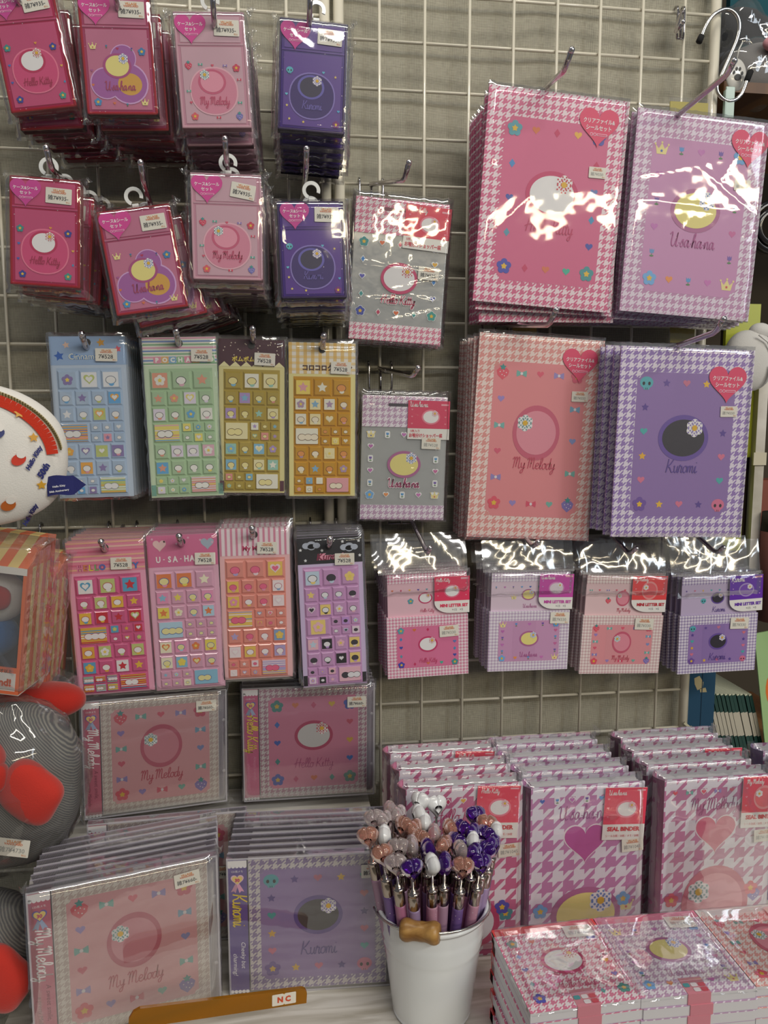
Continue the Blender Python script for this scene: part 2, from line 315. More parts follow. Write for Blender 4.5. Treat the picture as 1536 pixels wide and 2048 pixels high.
# ---- hand lettering as strokes
G = {'H': (1.25, [[(.1, 0), (.2, 1), (.35, 2)], [(.85, 0), (.9, 1), (1.05, 2)], [(-.2, .75), (.3, 1.05), (1.2, 1.1)]]),
 'e': (.72, [[(0, .5), (.4, .55), (.55, .85), (.3, 1.05), (.06, .7), (.12, .2), (.4, 0), (.75, .25)]]), 'l': (.5, [[(0, .2), (.35, 1.2), (.42, 1.8), (.26, 2), (.12, 1.5), (.12, .4), (.28, 0), (.52, .25)]]),
 'o': (.75, [[(.35, 1), (.08, .75), (.08, .25), (.33, 0), (.6, .3), (.58, .8), (.35, 1), (.6, .9), (.8, .95)]]), 'K': (1.25, [[(.25, 2), (.2, 1), (.1, 0)], [(1.05, 2), (.6, 1.2), (.2, .9), (.6, .7), (.95, .05), (1.3, .15)]]),
 'i': (.5, [[(0, .3), (.15, 1), (.14, .2), (.28, 0), (.5, .25)], [(.2, 1.45), (.22, 1.55)]]), 't': (.5, [[(.2, 1.8), (.13, .4), (.28, 0), (.52, .25)], [(-.05, 1.15), (.45, 1.22)]]),
 'y': (.75, [[(.03, 1), (.1, .35), (.3, .15), (.52, .4), (.6, 1), (.55, 0), (.4, -.75), (.12, -.8), (.15, -.4), (.8, .25)]]),
 'M': (1.45, [[(-.15, 1.5), (.1, 1.95), (.2, 1.3), (.1, 0)], [(.12, 1), (.4, 1.9), (.58, 1.7), (.55, .2)], [(.56, .8), (.85, 1.9), (1.05, 1.7), (1.05, .3), (1.2, 0), (1.45, .25)]]),
 'd': (.85, [[(.55, .9), (.3, 1), (.06, .6), (.1, .1), (.38, .03), (.58, .5), (.68, 2), (.62, .4), (.75, 0), (.9, .25)]]), 'u': (.8, [[(0, .8), (.1, 1), (.1, .3), (.3, 0), (.52, .3), (.58, 1), (.6, .2), (.72, 0), (.85, .25)]]),
 'r': (.65, [[(0, .3), (.12, 1.15), (.2, .92), (.45, .92), (.4, .25), (.5, 0), (.7, .25)]]), 'm': (1.05, [[(0, .9), (.06, 0), (.12, .8), (.3, 1), (.4, .8), (.42, .05), (.5, .8), (.68, 1), (.78, .8), (.78, .2), (.9, 0), (1.08, .25)]]),
 'U': (1.2, [[(-.2, 1.6), (.05, 1.95), (.15, 1.5), (.15, .5), (.4, 0), (.75, .4), (.9, 1.95), (.9, .3), (1.05, 0), (1.25, .2)]]), 's': (.6, [[(0, .2), (.3, 1.05), (.36, .7), (.45, .25), (.22, 0), (.02, .12)]]),
 'a': (.8, [[(.55, .85), (.28, 1), (.06, .6), (.14, .05), (.4, .2), (.56, .95), (.58, .2), (.7, 0), (.85, .25)]]), 'h': (.8, [[(0, .2), (.32, 1.5), (.3, 2), (.14, 1.7), (.1, 0), (.2, .7), (.42, 1), (.55, .75), (.56, .15), (.66, 0), (.84, .25)]]),
 'n': (.75, [[(0, .9), (.06, 0), (.14, .75), (.35, 1), (.48, .75), (.5, .15), (.6, 0), (.78, .25)]]), '-': (.35, [[(.1, .5), (.25, .5)]]), ' ': (.45, [])}
def smoothpath(p, k=4):
    o = []
    for i in range(len(p) - 1):
        a, b_, c, d = p[max(i - 1, 0)], p[i], p[i + 1], p[min(i + 2, len(p) - 1)]
        for j in range(k):
            t = j / k; o.append(tuple(.5 * (2 * b_[q] + (c[q] - a[q]) * t + (2 * a[q] - 5 * b_[q] + 4 * c[q] - d[q]) * t * t + (-a[q] + 3 * b_[q] - 3 * c[q] + d[q]) * t ** 3) for q in (0, 1)))
    return o + [p[-1]]
def stroke(b, pts, w, L, col, mat='ink'):
    lf, rt = [], []
    for i, p in enumerate(pts):
        a, c = pts[max(i - 1, 0)], pts[min(i + 1, len(pts) - 1)]; dx, dz = c[0] - a[0], c[1] - a[1]; d = math.hypot(dx, dz) or 1; nx, nz = -dz / d * w / 2, dx / d * w / 2
        lf.append((p[0] + nx, p[1] + nz)); rt.append((p[0] - nx, p[1] - nz))
    y = b.Y - .00012 * L; vs = [(p[0], y, p[1]) for p in lf] + [(p[0], y, p[1]) for p in rt]; n = len(pts)
    b.mesh(vs, [(i, i + 1, n + i + 1, n + i) for i in range(n - 1)], mat, col, False)
def script(b, txt, cx, cz, width, L, col, wt=.16, rot=0, slant=.12, out=None):
    """cursive lettering centred on cx, cz"""
    tot = sum(G[c][0] for c in txt); s_ = width / tot; x = -tot / 2; ca, sa = math.cos(rot), math.sin(rot)
    for c in txt:
        for st in G[c][1]:
            pts = [((x + p[0] + slant * p[1]) * s_, (p[1] - .8) * s_) for p in smoothpath(st)]
            pts = [(cx + p[0] * ca - p[1] * sa, cz + p[0] * sa + p[1] * ca) for p in pts]
            if out: stroke(b, pts, (wt + .28) * s_, L, out)
            stroke(b, pts, wt * s_, L + 1, col)
        x += G[c][0]
TXT = {}
def text(b, body, cx, cz, h, L, col, rot=0, shear=0, off=0, maxw=None, align='c', mat='ink', sx=1):
    k = (body, shear, off)
    if k not in TXT:
        cu = bpy.data.curves.new('lettering', 'FONT'); cu.body = body; cu.shear = shear; cu.offset = off; cu.resolution_u = 2
        o = bpy.data.objects.new('lettering', cu); C.objects.link(o); bpy.context.view_layer.update()
        me = bpy.data.meshes.new_from_object(o.evaluated_get(bpy.context.evaluated_depsgraph_get()))
        vs = [(v.co.x, v.co.y) for v in me.vertices]; fs = [tuple(p.vertices) for p in me.polygons]
        bpy.data.objects.remove(o); bpy.data.curves.remove(cu); bpy.data.meshes.remove(me)
        x0 = min(v[0] for v in vs); x1 = max(v[0] for v in vs); z0 = min(v[1] for v in vs); z1 = max(v[1] for v in vs)
        TXT[k] = ([(v[0] - (x0 + x1) / 2, v[1] - (z0 + z1) / 2) for v in vs], fs, x1 - x0, z1 - z0)
    vs, fs, w, hh = TXT[k]; s_ = h / hh
    kx = s_ * sx
    if maxw: kx = min(kx, maxw / w)
    dx = w * kx / 2 if align == 'l' else (-w * kx / 2 if align == 'r' else 0); ca, sa = math.cos(rot), math.sin(rot); y = b.Y - .00012 * L
    pts = [(v[0] * kx + dx, v[1] * s_) for v in vs]
    b.mesh([(cx + p[0] * ca - p[1] * sa, y, cz + p[0] * sa + p[1] * ca) for p in pts], fs, mat, col, False)

# ------------------------------------------------------------------ tagging and copying
def tag(o, label=None, cat=None, group=None, kind=None):
    if label: o['label'] = label
    if cat: o['category'] = cat
    if group: o['group'] = group
    if kind: o['kind'] = kind
    return o
def empty(name, mw): o = bpy.data.objects.new(name, None); C.objects.link(o); o.empty_display_size = .02; o.matrix_world = mw; return o
def copy_tree(root, mw, label, skip=()):
    r = root.copy(); C.objects.link(r); r.matrix_world = mw; r['label'] = label
    for ch in root.children:
        if ch.name.split('.')[0] in skip: continue
        c = ch.copy(); C.objects.link(c); c.parent = r
        for g in ch.children: d = g.copy(); C.objects.link(d); d.parent = c
    return r
ORD = ['front', 'second', 'third', 'fourth', 'fifth', 'sixth', 'seventh', 'eighth', 'ninth', 'tenth', 'eleventh', 'twelfth', 'thirteenth']
def place(i, n): return 'rearmost' if i == n - 1 else ORD[i] + ' from the front'
def jit(mw, dx, dy, dz, roll=0, yaw=0):
    return Matrix.Translation((dx, dy, dz)) @ mw @ Matrix.Rotation(roll, 4, 'Y') @ Matrix.Rotation(yaw, 4, 'Z')

# ================================================================== the setting
w_ = B(); nx, nz = 90, 110
vs = []
for j in range(nz + 1):
    for i in range(nx + 1):
        x = -.75 + 1.145 * i / nx; z = .35 - 1.55 * j / nz
        vs.append((x, .016 + .004 * noise.noise(Vector((x * 7, 0, z * 3))) + .0022 * noise.noise(Vector((x * 30, 3, z * 4))), z))
w_.mesh(vs, [(j * (nx + 1) + i, j * (nx + 1) + i + 1, (j + 1) * (nx + 1) + i + 1, (j + 1) * (nx + 1) + i) for j in range(nz) for i in range(nx)], 'linen')
tag(w_.build('wall_back'), kind='structure')
b = B(); b.box(-.75, .388, .03, .06, -1.2, .35, 'matte', '#6b655a'); tag(b.build('wall_panel_back'), kind='structure')
b = B(); b.box(-.9, 1.3, .75, .8, -1.3, .6, 'matte', '#4d4438'); tag(b.build('wall_rear'), kind='structure')
b = B(); b.box(-.352, .75, -.46, -.005, -.985, -.965, 'white_wood'); tag(b.build('display_counter'), 'white painted wooden counter top carrying the lower stock', 'counter')
b = B(); b.box(-.34, -.02, -.15, -.006, -.963, -.893, 'white_wood'); b.box(-.34, -.02, -.152, -.15, -.963, -.893, 'matte', '#cfcac0')
tag(b.build('display_riser'), 'low white riser block behind the lower case rows', 'riser')

b = B(); b.box(-1.6, 1.6, -6, .8, -1.9, -1.87, 'matte', '#7d776c'); tag(b.build('floor'), kind='structure')
# wire grid panels: frame, upright wires, cross wires
def grid(x0, x1, xs, zs, label):
    root = empty('wire_grid_panel', Matrix.Identity(4)); tag(root, label, 'grid panel', 'wire grid panels on the wall')
    f = B(); c_ = '#e2dccb'
    for x in (x0, x1): f.tube([(x, 0, -1.15), (x, 0, .3)], .0058, 'gloss', c_, 14)
    f.build('frame', root)
    f = B()
    for x in xs: f.tube([(x, -.0030, -1.14), (x, -.0030, .3)], .0017, 'gloss', c_, 8)
    f.build('upright_wires', root)
    f = B()
    for z in zs: f.tube([(x0 - .004, .0006, z), (x1 + .004, .0006, z)], .0018, 'gloss', c_, 8)
    f.build('cross_wires', root)
grid(-.7, -.0592, [-.2 + .05 * k for k in range(-9, 3)], [-.0284 - .05 * r for r in range(-5, 23)], 'left wire grid panel behind the small hanging cases')
grid(-.0440, .3895, [.05 * k for k in range(0, 8)], [-.05 * r for r in range(-5, 23)], 'right wire grid panel behind the clear files and letter sets')

# ================================================================== hooks
def hook(base, tip, label, group='chrome display hooks', bend=.022, up=.35, wide=.03, r=.0026, elbow=None):
    base = Vector(base); tip = Vector(tip); root = empty('display_hook', Matrix.Translation(base)); tag(root, label, 'hook', group)
    t = tip - base
    e = Vector(elbow) - base if elbow else Vector((t.x * .86, t.y + bend, t.z - bend * up))
    st = Vector((0, -.006, -.002)); pts = [Vector((0, .002, 0)), st] + [st.lerp(e, k / 5) for k in range(1, 5)] + [e + (st - e).normalized() * .004, e + (t - e) * .12 + Vector((0, 0, .0004)), e + (t - e) * .5, t * 1.0]
    p = B(); p.tube(pts, r, 'metal', '#cfc9cc', 12); p.blob(t, (r * 1.12,) * 3, 'metal', '#e8e4e6', 12, 8); p.build('prong', root)
    for sg in (-1, 1):
        q = B(); x = sg * wide / 2; q.tube([(x, .004, .001), (x, .004, .0045), (x, .0, .006), (x, -.0045, .004), (x, -.0055, 0), (x, -.0055, -.022), (x * .9, -.005, -.03)], .0013, 'metal', '#b5b2b4', 8); q.build('clip', root)
    q = B(); q.tube([(-wide / 2 * .9, -.005, -.03), (wide / 2 * .9, -.005, -.03)], .0013, 'metal', '#b5b2b4', 8); q.tube([(0, -.006, -.002), (0, -.006, -.03)], .0016, 'metal', '#b5b2b4', 8); q.build('backplate', root)
    return root

# ================================================================== stickers and labels shared by many things
def price(parent, x, z, rot, body, y, w=.022, faint=False, logo='VILLAGE'):
    b = B(); b.Y = 0; h = w * .6; b.art(rrect(0, 0, w, h, w * .02, 1), 0, '#eeeade')
    text(b, logo, 0, h * .34, h * .15, 1, '#e08a35', off=.03, maxw=w * .5); text(b, 'VANGUARD', 0, h * .2, h * .13, 1, '#d96f30', off=.03, maxw=w * .66)
    text(b, body, -w * .02, -h * .13, h * .33, 1, '#3a3c44' if not faint else '#a9aaa6', off=.01, maxw=w * .78)
    text(b, '税込', w * .36, -h * .38, h * .12, 1, '#d98a45')
    o = b.build('price_sticker', parent); o.location = (x, y, z); o.rotation_euler = (0, -rot, 0); tag(o, 'white price sticker with orange shop name'); return o
def heartsticker(parent, x, z, s_, lines, col, y, rot=0):
    b = B(); b.art(heart(0, -s_ * .05, s_, 40), 0, col)
    text(b, lines[0], 0, s_ * .25, s_ * .22, 1, '#faf4f6', off=.02, maxw=s_ * 1.5); text(b, lines[1], 0, -s_ * .05, s_ * .22, 1, '#faf4f6', off=.02, maxw=s_ * 1.2)
    for dx in (-.32, -.16): b.art(ell(dx * s_, -s_ * .33, s_ * .075, n=12), 1, '#f6c8dc'); b.art(ell(dx * s_, -s_ * .33, s_ * .05, n=12), 2, col)
    b.art(rrect(.18 * s_, -s_ * .33, s_ * .5, s_ * .1, s_ * .02, 1), 1, '#f6c8dc'); b.art(rrect(.18 * s_, -s_ * .33, s_ * .44, s_ * .05, s_ * .01, 1), 2, col)
    o = b.build('heart_sticker', parent); o.location = (x, y, z); o.rotation_euler = (0, -rot, 0); tag(o, 'pink heart sticker with white lettering'); return o
def bag(parent, w, h, th, seed=0, mat='film', ears=True, top=0, amp=.0009, nx=26, nz=38, name='plastic_bag', mx=.006, mb=.007):
    """a clear bag around a thing hanging from z=0 down to -h: wrinkled front, plain back, crumpled rim"""
    rnd = random.Random(seed); W = w / 2 + mx; z1 = .004 + top; z0 = -h - mb
    creases = []
    for k in range(9):
        a = rnd.uniform(0, PI); cx = rnd.uniform(-W, W); cz = rnd.uniform(z0, z1); creases.append((cx, cz, math.cos(a), math.sin(a), rnd.uniform(.4, 1) * amp * .8, rnd.uniform(.0007, .0018), rnd.uniform(.015, .06)))
    vs = []
    for j in range(nz + 1):
        for i in range(nx + 1):
            u = i / nx * 2 - 1; v = j / nz; x = u * W; z = z1 + (z0 - z1) * v
            e = min(1, (1 - abs(u)) * W / .006) * min(1, v * (z1 - z0) / .008) * min(1, (1 - v) * (z1 - z0) / .008)
            y = -.0034 * (e ** .5) + th * .5 * (1 - e ** .6) + amp * noise.noise(Vector((x * 26 + seed, z * 16, seed))) * 1.1 + amp * .16 * noise.noise(Vector((x * 140, z * 90, seed)))
            for cx, cz, ca, sa, am, wd_, ln in creases:
                d = -(x - cx) * sa + (z - cz) * ca; t = (x - cx) * ca + (z - cz) * sa
                y -= am * math.exp(-abs(d) / wd_) * math.exp(-(t / ln) ** 2)
            if e > .5: y = min(y, -.0017) if y > -.0019 else y
            rim = 1 - min(1, e); x += rim * .0016 * noise.noise(Vector((seed, z * 160, 1))); z += rim * .0016 * noise.noise(Vector((x * 160, seed, 2)))
            vs.append((x, y, z))
    b = B(); b.mesh(vs, [(j * (nx + 1) + i, j * (nx + 1) + i + 1, (j + 1) * (nx + 1) + i + 1, (j + 1) * (nx + 1) + i) for j in range(nz) for i in range(nx)], mat)
    b.mesh([(-W, th * .5, z1), (W, th * .5, z1), (W * .96, th + .001, z1 - .006), (-W * .96, th + .001, z1 - .006), (-W * .96, th + .001, z0 + .006), (W * .96, th + .001, z0 + .006), (-W, th * .5, z0), (W, th * .5, z0)],
           [(0, 1, 2, 3), (3, 2, 5, 4), (4, 5, 7, 6), (0, 3, 4, 6), (1, 7, 5, 2)], mat, smooth=False)
    if ears:
        for sg in (-1, 1):
            for zc, up in ((z1, 1), (z0, -1)):
                if up < 0 and rnd.random() < .5: continue
                q = rnd.uniform(.008, .014); pts = []; fs = []
                for a in range(5):
                    for c_ in range(5):
                        s_, t_ = a / 4, c_ / 4; pts.append((sg * (W - .003 + s_ * q * (.3 + .7 * t_) * .7), th * .5 - .004 * math.sin(s_ * 6 + t_ * 5 + seed), zc + up * (t_ * q - .003) * (1 - .45 * s_) - up * .004))
                fs = [(a * 5 + c_, a * 5 + c_ + 1, (a + 1) * 5 + c_ + 1, (a + 1) * 5 + c_) for a in range(4) for c_ in range(4)]
                b.mesh(pts, fs, 'film_crushed')
    return b.build(name, parent)

# ================================================================== plastic sticker cases on the eight upper left hooks
def case_parts(root, w, h, body, edge, panel, kind, seed, art):
    th = .013; b = B(); b.box(-w / 2, w / 2, .0006, th, -h, 0, 'plastic' if kind != 'M' else 'plastic_plain', body, .0012)
    e = .0022; ec = edge
    for (x0, x1, z0, z1) in ((-w / 2, w / 2, -e, 0), (-w / 2, w / 2, -h, -h + e), (-w / 2, -w / 2 + e, -h, 0), (w / 2 - e, w / 2, -h, 0)): b.box(x0, x1, 0, th + .0004, z0, z1, 'gloss' if kind != 'M' else 'plastic_plain', ec, .0006)
    b.box(-w / 2 + e, w / 2 - e, .0001, .001, -h * .285, -h * .27, 'plastic', panel, 0); b.build('case_body', root)
    b = B(); b.box(-w / 2 + .0045, w / 2 - .0045, .0002, .0005, -h + .004, -h * .30, 'plastic_plain', panel, 0)
    b.box(-w / 2 + .0045, w / 2 - .0045, .0002, .0005, -h * .26, -.004, 'plastic_plain', panel, 0); b.build('clear_cover', root)
    b = B(); art(b, w, h); b.build('printed_insert', root)
    # white open ring tab
    b = B(); pts = []; r1, r0 = .0085, .0052
    for k in range(27):
        a = math.radians(-50 + 262 * k / 26 + 30); pts.append((a))
    vs = [(r * math.cos(a), yy, .011 + r * math.sin(a)) for a in pts for (r, yy) in ((r0, .005), (r1, .005), (r1, .0066), (r0, .0066))]; n = len(pts)
    b.mesh(vs, [(i * 4 + j, i * 4 + (j + 1) % 4, (i + 1) * 4 + (j + 1) % 4, (i + 1) * 4 + j) for i in range(n - 1) for j in range(4)] + [(0, 1, 2, 3), tuple((n - 1) * 4 + j for j in (3, 2, 1, 0))], 'gloss', '#eef0ee', False)
    b.box(-.003, .003, .005, .0066, -.006, .0045, 'gloss', '#eef0ee', .0004); o = b.build('hanging_tab', root); o.location = (.002, 0, .0)
def case_art(kind):
    def f(b, w, h):
        c = -h * .66; b.Y = -.0001
        o, i, bg = {'K': ('#c22a5c', '#f2f0f2', '#d64a7e'), 'U': ('#b04a86', '#efe28c', '#a860a8'), 'M': ('#cf5c80', '#ec9ab2', '#dc8aa4'), 'R': ('#6a62b8', '#3a3450', '#3a2370')}[kind]
        if kind == 'U':
            for dx, dz, r in ((.07, .18, .17), (-.2, -.12, .2), (.12, -.12, .26), (-.02, .0, .17)):
                b.art(ell(dx * w, c + dz * h * .7, r * w * 1.08, n=28), .2, '#d8a8dc'); 
            for k, (dx, dz, r) in enumerate(((.07, .18, .17), (-.2, -.12, .2), (.12, -.12, .26), (-.02, 0, .17))): b.art(ell(dx * w, c + dz * h * .7, r * w, n=28), .6 + k * .02, bg)
            b.art(ell(.14 * w, c - .09 * h, .17 * w, .15 * w), .8, '#dba648')
        else:
            b.art(ell(.0 * w, c - .02 * h, .345 * w, .33 * w, 36, 0, .92), .2, {'K': '#ec7a9c', 'M': '#ecb4c4', 'R': '#8a78c4'}[kind]); b.art(ell(0, c - .02 * h, .325 * w, .31 * w, 36, 0, .92), .6, bg)
        b.art(ell(-.02 * w, c + .06 * h, .2 * w, .17 * w, 30), 1.5, o); b.art(ell(-.02 * w, c + .06 * h, .165 * w, .14 * w, 30), 2, i)
        gflower(b, .07 * w if kind != 'M' else -.12 * w, c + .12 * h, .075 * w, {'K': '#c8442e', 'U': '#7a8ac8', 'M': '#5a9aa0', 'R': '#8a7ac8'}[kind], 3)
        script(b, {'K': 'Hello Kitty', 'U': 'U-sa-ha-na', 'M': 'My Melody', 'R': 'Kuromi'}[kind], .0, c - .11 * h, w * (.42 if kind != 'R' else .3), 3, {'K': '#a82450', 'U': '#a83c64', 'M': '#c2486e', 'R': '#6a5cae'}[kind], .2)
        text(b, 'STICKER CASE', 0, c - .155 * h, .0013, 3, '#e8c8d8', maxw=w * .3) if False else None
        mo = {'K': [('f', -.35, .18, '#3f8f90'), ('h', .08, .2, '#e8a040'), ('f', .33, .16, '#34409c'), ('h', -.37, .04, '#3a78c8'), ('h', .4, .0, '#e8b050'), ('f', -.32, -.24, '#34409c'), ('f', .33, -.24, '#3f9a90'), ('h', -.38, -.1, '#3f60b8'), ('d', .4, -.13, '#3a98c8')],
              'U': [('c', -.34, .22, '#c03a5a'), ('h', .0, .2, '#b82a58'), ('t', -.15, .22, '#3a80b0'), ('t', .2, .2, '#5a4a9a'), ('f', .34, .18, '#3a80b8'), ('h', -.38, .02, '#b05a9a'), ('h', -.38, -.1, '#e07a4a'), ('f', -.33, -.24, '#4a92c8'), ('c', .33, -.24, '#8a6a20'), ('h', -.1, -.25, '#e07a4a'), ('t', .08, -.26, '#3a90b0')],
              'M': [('w', -.34, .2, '#d83f62'), ('b', -.17, .21, '#62b0a0'), ('h', .0, .2, '#d8506e'), ('b', .18, .2, '#9a80c0'), ('f', .34, .18, '#d0405e'), ('b', .37, .08, '#d8506e'), ('b', -.36, -.02, '#6ab0a0'), ('h', -.34, -.12, '#d8506e'), ('f', -.3, -.24, '#e0606a'), ('b', .04, -.25, '#d8405e'), ('w', .34, -.24, '#7a74c0'), ('b', .36, -.12, '#5ab0a0')],
              'R': [('k', -.34, .2, '#5ab8cc'), ('h', .16, .2, '#6ac0dc'), ('s', .34, .17, '#e8c87a'), ('h', -.38, -.02, '#6ac8e0'), ('s', -.37, -.12, '#e8d27a'), ('s', -.33, -.24, '#e8d27a'), ('s', -.12, -.26, '#f0d26a'), ('h', .4, -.14, '#5ab0e0'), ('f', .37, -.26, '#7a2a80')]}[kind]
        for k_, x, z, cl in mo: motif(b, k_, x * w, c + z * h, w * (.022 if k_ in 'hdtsb' else .03), cl, 1.5)
    return f
CW = ('ケース&シール', 'セット')
cases = [('K', (-32, -22), (103, -34), (5, 228), 'upper', 'hot pink'), ('U', (152, -18), (297, -14), (180, 228), 'upper', 'rose pink'), ('M', (345, 22), (487, 24), (362, 256), 'upper', 'pale pink'), ('R', (560, 33), (696, 48), (558, 257), 'upper', 'purple glitter'),
         ('K', (18, 349), (160, 361), (38, 568), 'lower', 'hot pink'), ('U', (192, 424), (338, 406), (247, 630), 'lower', 'rose pink'), ('M', (380, 344), (522, 350), (391, 558), 'lower', 'pale pink'), ('R', (553, 402), (686, 402), (566, 597), 'lower', 'purple glitter')]
CC = {'K': ('#c8285e', '#a01024', '#dc5c8c'), 'U': ('#c6507c', '#a8202e', '#dc86a8'), 'M': ('#dda0b6', '#e8b8c8', '#e6bccc'), 'R': ('#4a2496', '#2e1258', '#6238a4')}
HB = {'K': '#c23a9a', 'U': '#d0409a', 'M': '#e03c98', 'R': '#cf3f92'}
for ci, (kd, tl, tr, bl, row, word) in enumerate(cases):
    yf = -.13; m, w, h = frame(tl, tr, bl, yf, ybl=yf + (.004 if row == 'upper' else 0)); h = min(h, .101)
    root = empty('sticker_case', m); nst = 5
    body, edge, panel = CC[kd]; case_parts(root, w, h, body, edge, panel, kd, ci, case_art(kd))
    heartsticker(root, -w * .27 if kd != 'R' or row == 'upper' else -w * .24, -h * .145, w * .235, CW, '#dd3f9c' if kd in 'MU' else '#d03f9a', -.0005)
    price(root, w * (.24 if kd != 'K' else .2), -h * (.14 if ci not in (6, 5, 4) else .16), {6: -.17, 0: .1, 5: .02}.get(ci, -.03), '雑7¥935-', -.0008, .0225)
    bag(root, w, h, .014, ci + 3, 'film', True, 0, .00035, 22, 34)
    lb = lambda i: f'{word} sticker case in clear wrap on {row} hook, {place(i, nst)}'
    tag(root, lb(0), 'sticker case', 'sticker cases on the upper left hooks')
    roll0 = {0: .10, 1: .02, 5: -.16, 4: .04}.get(ci, 0)
    sh = {0: .007, 1: .006, 4: .006, 5: .007}.get(ci, .001)
    for i in range(1, nst):
        k = i / (nst - 1)
        mm = jit(m, sh * i + random.uniform(-.001, .001), .0245 * i, random.uniform(-.0015, .0015) - .0055 - .0006 * i, roll0 * min(1, i * .6) + random.uniform(-.02, .02))
        copy_tree(root, mm, lb(i), skip=('price_sticker',) if i > 1 else ())
tips = [(20, -60), (225, -48), (425, -8), (620, -6), (92, 296), (281, 325), (450, 278), (613, 298)]
names = ['hot pink', 'rose pink', 'pale pink', 'purple']
for k, (tp, cs) in enumerate(zip(tips, cases)):
    t = P(tp[0], tp[1], -.152); rowz = -.0284 - .05 * round((-.0284 - (t.z - .022)) / .05)
    hook((t.x - .001, 0, rowz), t, f'chrome hook holding the {cs[4]} row of {names[k % 4]} sticker cases', bend=.014, up=.9)

